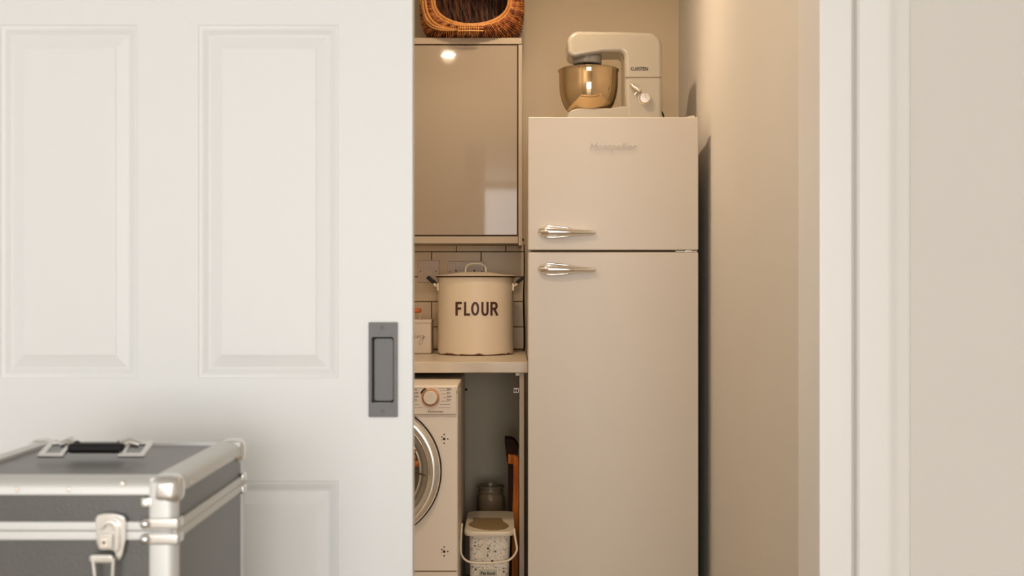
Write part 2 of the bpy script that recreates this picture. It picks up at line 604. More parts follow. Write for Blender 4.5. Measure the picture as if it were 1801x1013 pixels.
def rings(bm, rect, prof, cap):
    R_ = [ring(bm, *rect, i, d) for i, d in prof]
    for A, B_ in zip(R_, R_[1:]):
        for k in range(4):
            bm.faces.new((A[k], A[(k + 1) % 4], B_[(k + 1) % 4], B_[k]))
    if cap:
        bm.faces.new(R_[-1])


MOULD = [(0, 0), (.0012, .0012), (.005, .0018), (.009, .0036), (.0125, .0056), (.0155, .0068)]
for r_ in holes[:-1]:
    rings(bm, r_, MOULD, False)
rings(bm, PULL, [(0, 0), (0, .016)], True)
# edges, back
T = .038
for (p, q) in (((DX0, .012), (DX1, .012)), ((DX1, .012), (DX1, 1.985)), ((DX1, 1.985), (DX0, 1.985)), ((DX0, 1.985), (DX0, .012))):
    vs_ = [bm.verts.new((p[0], DY, p[1])), bm.verts.new((q[0], DY, q[1])), bm.verts.new((q[0], DY + T, q[1])), bm.verts.new((p[0], DY + T, p[1]))]
    bm.faces.new(vs_)
bm.faces.new([bm.verts.new((x, DY + T, z)) for x, z in ((DX0, .012), (DX0, 1.985), (DX1, 1.985), (DX1, .012))])
door = struct('door_1', bm, M['door'], smooth=0.35, fix=False)
for r_ in holes[:-1]:
    bm = NB()
    rings(bm, r_, [(.0155, .0068), (.0175, .0070), (.0355, .0026), (.0358, .0014), (.038, .0010)], True)
    obj('door_panel', bm, M['door'], door, smooth=0.12, fix=False)
# flush pull
px0, px1, pz0, pz1 = -0.2288, -0.1822, 0.9540, 1.1055
bm = NB()


def rr(x0, x1, z0, z1, r, n=5):
    out = []
    for cx, cz, a0 in ((x1 - r, z1 - r, 0), (x0 + r, z1 - r, PI / 2), (x0 + r, z0 + r, PI), (x1 - r, z0 + r, 1.5 * PI)):
        for k in range(n + 1):
            a = a0 + PI / 2 * k / n
            out.append((cx + r * math.cos(a), cz + r * math.sin(a)))
    return out


def loop(bm, pts, y):
    return [bm.verts.new((p[0], y, p[1])) for p in pts]


def bridge(bm, A, B_):
    n = len(A)
    for k in range(n):
        bm.faces.new((A[k], A[(k + 1) % n], B_[(k + 1) % n], B_[k]))


outer = rr(px0, px1, pz0, pz1, .0015)
inner = rr(PULL[0] - .0001, PULL[1] + .0001, PULL[2] - .0003, PULL[3] + .0003, .005)
L0, L1, L2 = loop(bm, outer, DY), loop(bm, outer, DY - .0028), loop(bm, inner, DY - .0028)
bridge(bm, L0, L1); bridge(bm, L1, L2)
pull = obj('flush_pull', bm, M['pull'], door, fix=True, label='grey pewter flush pull let into the white door')
bm = NB()
i2 = rr(PULL[0] + .0042, PULL[1] - .0018, PULL[2] + .003, PULL[3] - .003, .004)
La, Lb, Lc, Ld = loop(bm, inner, DY - .0028), loop(bm, inner, DY + .008), loop(bm, i2, DY + .010), loop(bm, i2, DY + .004)
bridge(bm, La, Lb); bridge(bm, Lb, Lc)
obj('recess', bm, M['pull_shade'], pull)
bm = NB()
Lc, Ld = loop(bm, i2, DY + .010), loop(bm, i2, DY + .006)
bridge(bm, Lc, Ld); bm.faces.new(Ld)
obj('finger_plate', bm, M['pull'], pull)
for zc in (1.0965, 0.9635):
    bm = NB(); lathe(bm, [(0.0, -.0036), (.0022, -.0036), (.003, -.0028), (.003, -.002)], (-0.2065, DY, zc), 16, 'Y'); obj('screw', bm, M['pull'], pull)

# ------------------------------------------------------------------ fridge freezer
FY = 3.80
FX0, FX1, FZ = 0.0515, 0.602, 1.712
fr = thing('fridge_freezer', 'tall cream retro fridge freezer with two doors and chrome handles', 'fridge', (0.327, 4.1, 0))
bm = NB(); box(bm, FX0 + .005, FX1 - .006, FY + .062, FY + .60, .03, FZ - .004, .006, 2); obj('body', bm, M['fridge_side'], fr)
bm = NB(); box(bm, FX0 + .012, FX1 - .012, FY + .05, FY + .064, .06, FZ - .012); obj('gasket', bm, M['gasket'], fr)
seam = H - (441 - 506) / 545
dz0, dz1 = seam - .0035, seam + .0030


def fridge_door(name, z0, z1):
    bm = NB()
    box(bm, FX0, FX1, FY, FY + .052, z0, z1, .0042, 4)
    return obj(name, bm, M['fridge'], fr)


up = fridge_door('freezer_door', dz1, FZ)
lo = fridge_door('fridge_door', .075, dz0)
bm = NB(); box(bm, FX0 + .02, FX1 - .02, FY + .03, FY + .06, .01, .07); obj('plinth', bm, M['rubber_and_shade'], fr)
for fx in (FX0 + .05, FX1 - .05):
    for fy in (FY + .1, FY + .55):
        bm = NB(); lathe(bm, [(0, 0), (.018, 0), (.018, .012), (.012, .031)], (fx, fy, 0), 16); obj('foot', bm, M['rubber_and_shade'], fr)


def X_(px, d=FY):
    return (px - 900.5) * d / 2071


def Z_(py, d=FY):
    return H - (py - 506.5) * d / 2071


def handle(parent, yc):
    zc = Z_(yc)
    prof = [(946, .5, 6), (946.8, 3.5, 10), (949, 6, 14), (954, 8, 18), (961, 9.2, 21), (969, 9.4, 22), (980, 9, 22), (995, 7.6, 21), (1008, 6.3, 19), (1022, 5.2, 16), (1036, 4.8, 12), (1044, 4.2, 9), (1048, .6, 7)]
    bm = NB()
    rings_ = []
    for px, rz, ry in prof:
        x = X_(px)
        rg = []
        for k in range(20):
            a = 2 * PI * k / 20
            z = zc + math.sin(a) * rz / 545 - (px - 990) * 0.018 / 545
            rg.append(bm.verts.new((x, FY - .016 - math.cos(a) * ry / 545 * .5, z)))
        rings_.append(rg)
    for A, B_ in zip(rings_, rings_[1:]):
        bridge(bm, A, B_)
    bm.faces.new(rings_[0]); bm.faces.new(rings_[-1][::-1])
    h = obj('handle', bm, M['chrome'], parent, smooth=1.2)
    for sg in (1, -1):
        bm = NB()
        pts, rs = [], []
        for px, off, r_ in ((957, 7.5, 1.2), (962, 9.0, 2.0), (969, 9.4, 2.2), (985, 8.6, 2.0), (998, 7.2, 1.5), (1008, 5.8, .6)):
            pts.append((X_(px), FY - .018, zc + sg * off / 545 - (px - 990) * .018 / 545)); rs.append(r_ / 545)
        tube(bm, pts, rs, 10)
        obj('fin', bm, M['chrome'], h, smooth=1.2)
    for px in (964, 1030):
        bm = NB(); lathe(bm, [(0.005, -.02), (.006, 0.001)], (X_(px), FY, zc), 14, 'Y'); obj('handle_post', bm, M['chrome'], h)


handle(up, 408.5)
handle(lo, 474)
bm = text_bm('Montpellier', X_(1078.5), Z_(259.5), FY - .0002, 83 / 545, 15.5 / 545, .0016, .22, 0.0)
obj('lettering', bm, M['letter'], up, label='raised chrome lettering reading Montpellier', fix=False, smooth=0)
bm = NB()
box(bm, X_(1189), X_(1227), FY + .008, FY + .045, seam - .002, seam + .0015, .0004)
box(bm, X_(1206), X_(1217), FY + .004, FY + .04, seam - .0028, seam + .0025, .0005)
obj('middle_hinge', bm, M['badge'], fr)
bm = NB(); poly(bm, [(X_(1203), FZ - .004), (X_(1223.5), FZ - .004), (X_(1223.5), FZ + .0075), (X_(1218), FZ + .0075), (X_(1205), FZ + .001)], FY + .02, FY + .09, .001); obj('top_hinge_cover', bm, M['fridge'], fr)

# ------------------------------------------------------------------ stand mixer
MY = 4.15
ms = 2071 / MY


def mx(px):
    return (px - 900.5) / ms


def mz(py):
    return H - (py - 506.5) / ms


zb = FZ + .0005
base_py = 506.5 - (zb - H) * ms       # pixel row where the mixer's base would touch the fridge top
mk = thing('stand_mixer', 'cream stand mixer with a steel bowl standing on the fridge', 'mixer', (mx(1080), MY, zb))


def arc(cx, cy, r, a0, a1, n=7):
    return [(cx + r * math.cos(math.radians(a0 + (a1 - a0) * k / n)), cy + r * math.sin(math.radians(a0 + (a1 - a0) * k / n))) for k in range(n + 1)]


# one C-shaped body outline in pixels (y down)
out = []
out += arc(1016, 82, 20, 180, 270)               # nose top
out += arc(1100, 68, 5, 270, 275, 1)
out += arc(1134, 90, 26, 285, 360)               # rear top shoulder
out += [(1160.5, 130), (1160.5, 186), (1160.5, base_py)]
out += [(1098, base_py), (1096, 180), (1095.5, 160), (1095.5, 125)]
out += arc(1087, 107, 8, 0, -90, 4)
out += [(1058, 99.5), (1050, 101)]
out += arc(1010, 95, 13, 70, 180, 6)
pts = [(mx(a), mz(b)) for a, b in out]
bm = NB(); poly(bm, pts, MY - .075, MY + .075, .015, 6)
body = obj('body', bm, M['mixer'], mk, smooth=0.8)
bm = NB(); box(bm, mx(1096.5), mx(1159), MY - .0765, MY - .0745, mz(143.2), mz(142.0)); obj('seam_line', bm, M['gasket'], body)
# base: long foot with a raised saddle under the bowl
bo = [(992, base_py), (998, 203), (1005, 198), (1016, 195.5), (1070, 195.5), (1084, 193), (1094, 192), (1112, 192), (1112, base_py)]
bm = NB(); poly(bm, [(mx(a), mz(b)) for a, b in bo], MY - .0735, MY + .0735, .007, 4)
obj('base', bm, M['mixer'], mk, smooth=0.8)
bm = NB(); lathe(bm, [(24 / ms, -.030), (25.5 / ms, -.026), (25.5 / ms, 0), (24 / ms, .02)], (mx(1033), MY, mz(101) + .004), 40); obj('hub', bm, M['mixer'], mk)
# bowl
bx = mx(1035)
pr = [(0.001, 199), (30, 199), (35.5, 197), (40, 192), (44.5, 184), (48, 174), (50.5, 163), (51.4, 152), (51.6, 138), (51.6, 128), (53.2, 126), (53.6, 124), (52.2, 123), (50.3, 125), (50.2, 138), (50, 152), (49, 163), (46.5, 174), (43, 184), (38, 191), (33, 195), (0.001, 197)]
bm = NB(); lathe(bm, [(r / ms, mz(y) - mz(199)) for r, y in pr], (bx, MY, mz(199)), 72)
bowl = obj('bowl', bm, M['steel'], mk, smooth=1.0)
bm = NB(); lathe(bm, [(6.5 / ms, -.01), (6.5 / ms, .03)], (mx(1033), MY, mz(119)), 20)
tube(bm, [(mx(1033), MY, mz(118)), (mx(1033), MY, mz(129))], .006, 10)
for k in range(8):
    a = PI * k / 8
    pp = []
    for q in range(9):
        tt = q / 8
        r_ = .036 * math.sin(PI * tt)
        pp.append((mx(1033) + r_ * math.cos(a), MY + r_ * math.sin(a), mz(129) - .10 * tt))
    tube(bm, pp, .0012, 6)
obj('whisk', bm, M['chrome'], mk)
# lever and dial
bm = NB()
tube(bm, [(mx(1104), MY - .082, mz(155.5)), (mx(1108), MY - .087, mz(158)), (mx(1114), MY - .089, mz(162)), (mx(1120), MY - .087, mz(166.5)), (mx(1122), MY - .082, mz(168))], [.0050, .0085, .0080, .0075, .0050], 14)
tube(bm, [(mx(1119), MY - .084, mz(165)), (mx(1112), MY - .084, mz(173.5))], .0022, 8)
lathe(bm, [(.007, 0), (.007, -.012)], (mx(1113), MY - .073, mz(161.5)), 18, 'Y')
obj('lever', bm, M['badge'], body)
bm = NB(); lathe(bm, [(11.2 / ms, .002), (11.2 / ms, -.004), (10 / ms, -.005), (9.4 / ms, -.014), (8.2 / ms, -.0165), (0, -.017)], (mx(1129.5), MY - .075, mz(179)), 40, 'Y')
dial = obj('dial', bm, M['badge'], body)
bm = NB(); box(bm, mx(1128.7), mx(1130.3), MY - .0935, MY - .0915, mz(179), mz(171.5)); obj('pointer', bm, M['cap'], dial)
bm = text_bm('KLARSTEIN', mx(1120.5), mz(128), MY - .0752, 29.5 / ms, 6.3 / ms, .0004, 0, .015)
obj('lettering', bm, M['black'], body, label='small dark lettering reading KLARSTEIN', fix=False, smooth=0)
bm = NB()
pts = []
for k in range(13):
    t_ = k / 12
    pts.append((mx(1158) + .024 * math.sin(PI * t_ * .62), MY + .03 - .02 * t_, mz(188) - (mz(188) - zb - .004) * t_ ** 1.6))
pts += [(pts[-1][0] + .004, MY + .06, zb + .0035), (pts[-1][0] - .02, MY + .16, zb + .0035)]
tube(bm, pts, .0032, 10)
obj('power_cord', bm, M['black'], mk, smooth=1)

# ------------------------------------------------------------------ wall cabinet
CY = 4.42
cs = 2071 / CY


def cx_(px):
    return (px - 900.5) / cs


def cz_(py):
    return H - (py - 506.5) / cs


CT = cz_(66.5)
cb = thing('wall_cabinet', 'glossy beige wall cabinet under the wicker basket', 'cabinet', (-.28, 4.6, 1.32))
CL = -0.62
bm = NB(); box(bm, CL, cx_(910.5), CY + .021, BY - .001, cz_(427), cz_(79), .001); obj('carcass', bm, M['carcass'], cb)
bm = NB(); box(bm, CL, cx_(917.5), CY - .002, BY - .001, cz_(77.5), CT, .0015); obj('top_board', bm, M['carcass'], cb)
bm = NB(); box(bm, cx_(911.8), cx_(918.2), CY - .001, BY - .001, cz_(431.5), cz_(78.6), .0012); obj('end_panel', bm, M['carcass'], cb)
bm = NB(); box(bm, CL, cx_(911), CY - .001, CY + .018, cz_(428), cz_(415.8), .0012); obj('light_pelmet', bm, M['carcass'], cb)
bm = NB(); box(bm, CL + .004, cx_(909.6), CY, CY + .0195, cz_(413.3), cz_(79.8), .0014, 3); obj('door', bm, M['cabinet'], cb)
bm = NB(); box(bm, CL + .002, cx_(911.6), CY + .004, CY + .0215, cz_(416), cz_(77.8)); obj('gap_shade', bm, M['rubber_and_shade'], cb)  # dark sheet behind the door, the gap's shade put into its colour

# ------------------------------------------------------------------ wicker basket
bz = CT
WX = cx_(829.5)
bk = thing('wicker_basket', 'orange-brown wicker basket with an oval opening on top of the cabinet', 'basket', (WX, 4.5, bz))
OC = H + (506.5 + 6) / 2071 * 4.36      # height of the opening's centre
HC = bz + .15


def sgnp(v, p):
    return math.copysign(abs(v) ** p, v)


def bs(th, v):
    """basket shell: v 0..1 from the rim to the widest outline, 1..2 back to the rear wall"""
    c, s = math.cos(th), math.sin(th)
    ex, ez = .140 * c, .108 * s
    rad = (abs(c) ** 4.2 + abs(s) ** 4.2) ** (-1 / 4.2)
    ox, oz = .1905 * c * rad, .150 * s * rad
    y0 = 4.345 + .055 * (s + 1) / 2 + .05 * c * c
    if v <= 1:
        k = v ** .85
        x = ex + (ox - ex) * k
        z = (OC + ez) + (HC + oz - OC - ez) * k
        y = y0 + (4.455 - y0) * v ** 2.0
        bul = .010 * math.sin(PI * v)
        y -= bul
    else:
        k = v - 1
        sh = 1 - .07 * k * k
        x = ox * sh
        z = HC + oz * (1 - .0 * k)
        y = 4.455 + .235 * k
    # scalloped humps of the thick core ropes
    hump = .0062 * abs(math.sin(PI * v * 2.6)) ** .7
    nx, nz = c * min(1, .45 + v), s * min(1, .3 + v)
    zz = z + nz * hump
    return Vector((WX + x + nx * hump, y - (hump if v < 1 else 0), max(zz, bz + .003)))


bm = NB()
N = 186
for i in range(N):
    th = 2 * PI * (i + .3 * random.random()) / N
    pts = []
    for k in range(41):
        v = .02 + 1.96 * k / 40
        p = bs(th + .012 * math.sin(v * 9 + i), v)
        c, s = math.cos(th), math.sin(th)
        w_ = .0009 * (1 if (i + k // 2) % 2 else -1) * 1.7
        p += Vector((c * w_, -w_ * .6, s * w_))
        p.z = max(p.z, bz + .0022)
        pts.append(p)
    tube(bm, pts, .0025, 6, sq=.9)
obj('weave', bm, M['wicker'], bk, kind='stuff', smooth=1.2)
bm = NB()   # added dark shell inside the strands; fills their gaps with painted shade
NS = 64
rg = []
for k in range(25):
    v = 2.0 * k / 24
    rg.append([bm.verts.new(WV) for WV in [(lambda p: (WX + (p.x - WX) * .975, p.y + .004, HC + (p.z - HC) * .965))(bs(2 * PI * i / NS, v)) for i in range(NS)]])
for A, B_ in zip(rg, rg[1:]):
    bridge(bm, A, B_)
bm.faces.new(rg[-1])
obj('dark_backing', bm, M['wicker_shaded'], bk, smooth=1.2)
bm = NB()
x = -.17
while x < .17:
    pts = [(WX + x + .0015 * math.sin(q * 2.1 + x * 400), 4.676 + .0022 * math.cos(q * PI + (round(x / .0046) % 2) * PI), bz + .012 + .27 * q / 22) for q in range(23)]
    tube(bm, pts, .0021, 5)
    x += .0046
obj('inner_weave', bm, M['wicker_shaded'], bk, kind='stuff', smooth=1.2)
# thick ropes round the opening
for k, (v, r_, amp) in enumerate(((0.0, .0058, 0), (.09, .0040, .001))):
    bm = NB()
    pts = []
    for i in range(144):
        th = 2 * PI * i / 144
        p = bs(th, v)
        c, s = math.cos(th), math.sin(th)
        p += Vector((0, -.003 - amp * math.sin(i * 1.3), amp * math.sin(i * 1.3)))
        p.z = max(p.z, bz + .006)
        pts.append(p)
    tube(bm, pts, r_, 8, closed=True)
    obj('rim_rope', bm, M['wicker_rim'], bk, smooth=1.2)
# thick splayed ropes on the left flank and a low band at the foot
for k in range(3):
    bm = NB()
    pts = []
    for i in range(30):
        t_ = i / 29
        th = PI * (1.50 - .80 * t_)
        v = .34 + (.14 + .20 * k) * min(1, t_ * 1.6)
        p = bs(th, v)
        p += Vector((-.002, -.0035, 0))
        p.z = max(p.z, bz + .006)
        pts.append(p)
    tube(bm, pts, [.0030 + .0016 * math.sin(PI * i / 29) for i in range(30)], 8)
    obj('side_rope', bm, M['wicker_rim'], bk, smooth=1.2)
bm = NB()
for px in list(range(806, 845, 4)):
    x = (px - 900.5) * 4.35 / 2071
    z0_, z1_ = H + (506.5 - 61) / 2071 * 4.35, H + (506.5 - 45) / 2071 * 4.35
    tube(bm, [(x, 4.352, z0_), (x, 4.331, z0_ + .004), (x, 4.327, (z0_ + z1_) / 2), (x, 4.332, z1_ - .003), (x, 4.345, z1_ + .003)], .0016, 6)
for py in (50, 55):
    z = H + (506.5 - py) / 2071 * 4.34
    tube(bm, [(WX + .055 * (q / 6 - .5) * 1.7, 4.3285 + abs(q - 3) * .001, z) for q in range(7)], .0022, 6)
obj('lashing', bm, M['wicker_rim'], bk, smooth=1.2)

# ------------------------------------------------------------------ worktop, side panel
WT = .91
wt = NB(); box(wt, LXC + .002, X_(928.2, 3.98), 3.98, BY - .011, .873, WT, .003, 3)
o = obj('worktop', wt, M['worktop'], origin=(-.4, 4.3, .873))
o['label'] = 'cream laminate worktop with the flour bin on it'; o['category'] = 'worktop'
sp_ = thing('side_panel', 'beige upright panel carrying the worktop end beside the fridge', 'panel', (.033, 4.3, 0))
bm = NB(); box(bm, X_(913.4, 4.0), X_(921.8, 4.0), 4.0, 4.70, 0, .8725, .001); obj('board', bm, M['carcass'], sp_)
bm = NB()
bx1, bx0 = X_(911.5, 4.4), X_(903, 4.4)
z_ = Z_(686, 4.3)
bm2 = NB(); box(bm2, X_(903.5, 4.02), X_(913, 4.02), 4.02, 4.045, Z_(691, 4.02), Z_(682.5, 4.02), .001); br = obj('bracket', bm2, M['lid_plastic'], sp_)
for px in (905.8, 909.8):
    bm2 = NB(); box(bm2, X_(px - 1.3, 4.018), X_(px + 1.3, 4.018), 4.018, 4.022, Z_(689, 4.018), Z_(684.5, 4.018)); obj('slot', bm2, M['black'], br)
bm = NB(); box(bm, X_(907, 4.0), X_(913.6, 4.0), 4.0, 4.10, Z_(661, 4.0), .8725, .001); obj('fixing_block', bm, M['lid_plastic'], sp_)

# black cable hanging at the end of the tiles
bm = NB()
pts = []
for k in range(40):
    t_ = k / 39
    z = 1.335 - (1.335 - WT - .004) * t_
    pts.append((X_(921.6, 4.74) + .0015 * math.sin(t_ * 9), 4.742 - .012 * t_, z))
pts += [(pts[-1][0] - .002, 4.70, WT + .004), (pts[-1][0] - .004, 4.66, WT + .004)]
tube(bm, pts, [.0022 + .0014 * min(1, max(0, (k - 12) / 10)) for k in range(42)], 8)
o = obj('power_cable', bm, M['black'], origin=(.045, 4.74, WT)); o['label'] = 'black cable hanging down the tiles between flour bin and fridge'; o['category'] = 'cable'

# ------------------------------------------------------------------ sockets
ts = 2071 / 4.755


def plate(name, label, cat, px0, px1, py0, py1):
    d = 4.755
    t = thing(name, label, cat, (X_((px0 + px1) / 2, d), 4.76, Z_((py0 + py1) / 2, d)))
    bm = NB(); box(bm, X_(px0, d), X_(px1, d), 4.749, 4.7605, Z_(py1, d), Z_(py0, d), .0022, 3); p = obj('plate', bm, M['socket'], t)
    return t, p


t, p = plate('light_switch', 'square beige switch plate left of the flour bin', 'switch', 735, 772.5, 458, 496.5)
bm = NB(); box(bm, X_(747, 4.75), X_(761, 4.75), 4.7455, 4.7495, Z_(486, 4.75), Z_(471, 4.75), .0012); obj('rocker', bm, M['socket'], p)
for px in (739.5, 766.5):
    bm = NB(); lathe(bm, [(0, -.001), (.0028, -.001), (.0030, .001)], (X_(px, 4.749), 4.749, Z_(477.5, 4.749)), 12, 'Y'); obj('screw', bm, M['gasket'], p)
t, p = plate('double_socket', 'wide beige double socket half hidden behind the flour bin', 'socket', 787, 851, 459.5, 497)
for px in (797, 829):
    bm = NB(); box(bm, X_(px - 4, 4.75), X_(px + 4, 4.75), 4.7455, 4.7495, Z_(470, 4.75), Z_(463.5, 4.75), .001); obj('rocker', bm, M['socket'], p)
for px, py, w_, h_ in ((802, 476, 2.2, 3), (798, 484, 2, 3), (806, 484, 2, 3), (834, 476, 2.2, 3), (830, 484, 2, 3), (838, 484, 2, 3)):
    bm = NB(); box(bm, X_(px - w_ / 2, 4.749), X_(px + w_ / 2, 4.749), 4.7482, 4.7492, Z_(py + h_ / 2, 4.749), Z_(py - h_ / 2, 4.749)); obj('pin_hole', bm, M['black'], p)
for px in (791, 847):
    bm = NB(); lathe(bm, [(0, -.001), (.0024, -.001), (.0026, .001)], (X_(px, 4.749), 4.749, Z_(477.5, 4.749)), 12, 'Y'); obj('screw', bm, M['gasket'], p)

# ------------------------------------------------------------------ flour bin
FD = 4.48
FR = .1445
fxc = X_(836.8, FD)
fb = thing('flour_bin', 'cream enamel bin lettered FLOUR with black side handles and a lid', 'bin', (fxc, FD, WT))
HB = .294
bm = NB()
lathe(bm, [(0, .0005), (FR - .006, .0005), (FR - .001, .003), (FR, .006), (FR - .001, .010), (FR - .0015, .05), (FR - .001, HB - .012), (FR + .001, HB - .006), (FR + .001, HB), (FR - .003, HB), (FR - .004, .01), (0, .006)], (fxc, FD, WT), 96)
fbody = obj('body', bm, M['enamel'], fb, smooth=0.9)
bm = NB(); lathe(bm, [(FR + .001, -.004), (FR + .0075, -.0035), (FR + .008, -.001), (FR + .0065, .0008), (FR, .0008)], (fxc, FD, WT + HB), 96); obj('rim_edge', bm, M['wood_dark'], fb, label='dark brown chipped edge of the lid')
bm = NB(); lathe(bm, [(FR + .007, .0008), (FR + .004, .003), (FR - .01, .0055), (FR - .03, .007), (FR - .055, .0105), (.06, .0155), (0, .017)], (fxc, FD, WT + HB), 96)
lid = obj('lid', bm, M['lid_plastic'], fb, smooth=1.2)
bm = NB()
hw = 17.8 / (2071 / FD)
pts = [(fxc - hw - .001, FD, WT + HB + .010)]
for k in range(17):
    a = PI - PI * k / 16
    pts.append((fxc + sgnp(math.cos(a), .75) * hw, FD, WT + HB + .024 + .0255 * sgnp(math.sin(a), .8)))
pts.append((fxc + hw + .001, FD, WT + HB + .010))
tube(bm, pts, .0034, 10, sq=1.3)
obj('lid_handle', bm, M['lid_plastic'], fb, smooth=1.2)
for sg in (-1, 1):
    # wire bail leaning out from the wall of the bin, black grip across it
    bm = NB()
    x0, z0 = fxc + sg * (FR - .003), WT + HB - .038
    x1, z1 = fxc + sg * (FR + .036), WT + HB - .004
    hwid = .036
    for yy in (-1, 1):
        tube(bm, [(x0, FD + yy * hwid, z0), (x0 + sg * .010, FD + yy * hwid, z0 + .004), (x1, FD + yy * hwid * .9, z1)], .0046, 10)
    box(bm, x0 - .003, x0 + .004, FD - hwid - .012, FD + hwid + .012, z0 - .016, z0 + .012, .001)
    obj('side_handle', bm, M['enamel'], fb, smooth=.8)
    bm = NB()
    dx, dz = (x1 - x0), (z1 - z0)
    L = math.hypot(dx, dz)
    ux, uz = dx / L, dz / L
    nx_, nz_ = -uz * sg, ux * sg
    t_ = bmesh.new()
    cs_ = []
    for (a, b) in ((.36, -.0065), (1.05, -.0065), (1.05, .0065), (.36, .0065)):
        cs_.append((x0 + ux * L * a + nx_ * b, z0 + uz * L * a + nz_ * b))
    poly(bm, cs_, FD - hwid - .004, FD + hwid + .004, .002, 2)
    obj('grip', bm, M['black'], fb, smooth=.6)


# lettering wrapped round the body
def letters(widths_px):
    """condensed block capitals drawn as strokes in a unit grid, wrapped on the cylinder"""
    G = {
        'F': [[(0, 0), (0, 1)], [(0, 1), (1, 1)], [(0, .52), (.82, .52)]],
        'L': [[(0, 1), (0, 0)], [(0, 0), (1, 0)]],
        'U': [[(0, 1), (0, .26), (.08, .1), (.28, .0), (.5, -.02), (.72, .0), (.92, .1), (1, .26), (1, 1)]],
        'O': [[(.5 + .5 * math.cos(a), .5 + .5 * math.sin(a)) for a in [2 * PI * k / 24 for k in range(25)]]],
        'R': [[(0, 0), (0, 1)], [(0, 1), (.6, 1), (.85, .93), (.95, .76), (.85, .58), (.6, .5), (0, .5)], [(.5, .5), (1, 0)]],
    }
    bm = NB()
    for ch, x0, x1 in widths_px:
        for st in G[ch]:
            dense = []
            for (a, b) in zip(st, st[1:]):
                n = 5
                for k in range(n):
                    dense.append((a[0] + (b[0] - a[0]) * k / n, a[1] + (b[1] - a[1]) * k / n))
            dense.append(st[-1])
            wd = .0040 / 2
            P = []
            for gx, gz in dense:
                px = x0 + 2 + gx * (x1 - x0 - 4)
                py = 553.2 - gz * 20.4
                P.append((px, py))
            L_, R_ = [], []
            closed = abs(st[0][0] - st[-1][0]) < 1e-6 and abs(st[0][1] - st[-1][1]) < 1e-6
            n = len(P)
            for i in range(n):
                if closed:
                    a, b = P[i - 1 if i else n - 2], P[i + 1 if i < n - 1 else 1]
                else:
                    a, b = P[max(i - 1, 0)], P[min(i + 1, n - 1)]
                dx, dy = b[0] - a[0], b[1] - a[1]
                l_ = math.hypot(dx, dy) or 1
                h = 2.0
                e = 0
                ox, oy = -dy / l_ * h, dx / l_ * h
                px, py = P[i]
                if not closed and i == 0:
                    px -= dx / l_ * 1.9; py -= dy / l_ * 1.9
                if not closed and i == n - 1:
                    px += dx / l_ * 1.9; py += dy / l_ * 1.9
                L_.append((px + ox, py + oy)); R_.append((px - ox, py - oy))

            def wrap(p):
                # ray through the pixel meets the cylinder of radius FR + 0.5 mm
                dx_, dz_ = (p[0] - 900.5) / 2071, -(p[1] - 506.5) / 2071
                r_ = FR + .0004
                A = dx_ * dx_ + 1
                B_ = -2 * (dx_ * fxc + FD)
                C_ = fxc * fxc + FD * FD - r_ * r_
                tt = (-B_ - math.sqrt(B_ * B_ - 4 * A * C_)) / (2 * A)
                return bm.verts.new((dx_ * tt, tt, H + dz_ * tt))
            VL = [wrap(p) for p in L_]
            VR = [wrap(p) for p in R_]
            for i in range(n - 1):
                bm.faces.new((VL[i], VL[i + 1], VR[i + 1], VR[i]))
    return bm


bm = letters([('F', 801, 812.5), ('L', 816, 827), ('O', 828.5, 843), ('U', 846.5, 859.5), ('R', 862.5, 876)])
obj('lettering', bm, M['black_text'], fb, label='dark brown capitals reading FLOUR', fix=False, smooth=0)

# ------------------------------------------------------------------ tin with wooden lid handle
TD = 4.46
tn = thing('storage_tin', 'beige square tin with an orange wooden lid handle, cut off by the door', 'tin', (-.375, 4.52, WT))
tx1, tx0 = X_(758.5, TD), X_(758.5, TD) - .14
tz = Z_(562, TD)
bm = NB(); box(bm, tx0, tx1, TD, TD + .13, WT + .0005, tz - .013, .006, 3); tb = obj('body', bm, M['tin'], tn)
bm = NB(); box(bm, tx0 - .001, tx1 + .001, TD - .001, TD + .131, tz - .016, tz, .004, 3); tl = obj('lid', bm, M['tin'], tn)
hxc = (tx0 + tx1) / 2
hx1 = X_(741, TD + .065)
bm = NB()
zc = Z_(546.3, TD + .065)
tube(bm, [(hx1, TD + .065, zc), (hx1 - .002, TD + .065, zc), (hx1 - .005, TD + .065, zc), (2 * hxc - hx1 + .005, TD + .065, zc), (2 * hxc - hx1 + .002, TD + .065, zc), (2 * hxc - hx1, TD + .065, zc)], [.003, .0075, .0088, .0088, .0075, .003], 16)
lh = obj('lid_handle', bm, M['orange'], tl, label='orange wooden lid handle', smooth=1)
for s_ in (-1, 1):
    bm = NB()
    xx = hxc + s_ * (hx1 - hxc - .006)
    tube(bm, [(xx, TD + .065, tz - .001), (xx, TD + .065, zc - .006)], .0028, 8)
    obj('handle_wire', bm, M['tin'], tl)
# handwriting
bm = NB()
ink = [
    [(725, 593), (727.5, 594.2), (729.5, 591.5), (730.5, 589.3), (730, 592), (729.8, 594.5), (731.5, 594.6), (733.3, 592.3), (734.6, 589.8), (734.4, 592.5), (734, 594.6), (735.8, 591.2), (737.6, 590.2), (738.2, 592), (738, 594.4), (739.5, 594)],
    [(745.2, 590.3), (742.8, 589.6), (740.6, 591.2), (740.2, 593.5), (741.8, 594.6), (744, 593), (745.6, 590.4), (744.9, 595), (743, 601), (740.4, 605.2), (738, 605.6), (736.8, 603.6), (738.4, 600), (742, 596.6), (746, 593.6), (748.6, 591.8)],
]
for st in ink:
    tube(bm, catmull([(X_(a, TD), TD - .0004, Z_(b, TD)) for a, b in st], 4), .0008, 6, sq=.5)
lathe(bm, [(0, -.0008), (.0012, -.0008), (.0012, .0)], (X_(731.4, TD), TD, Z_(586.2, TD)), 8, 'Y')
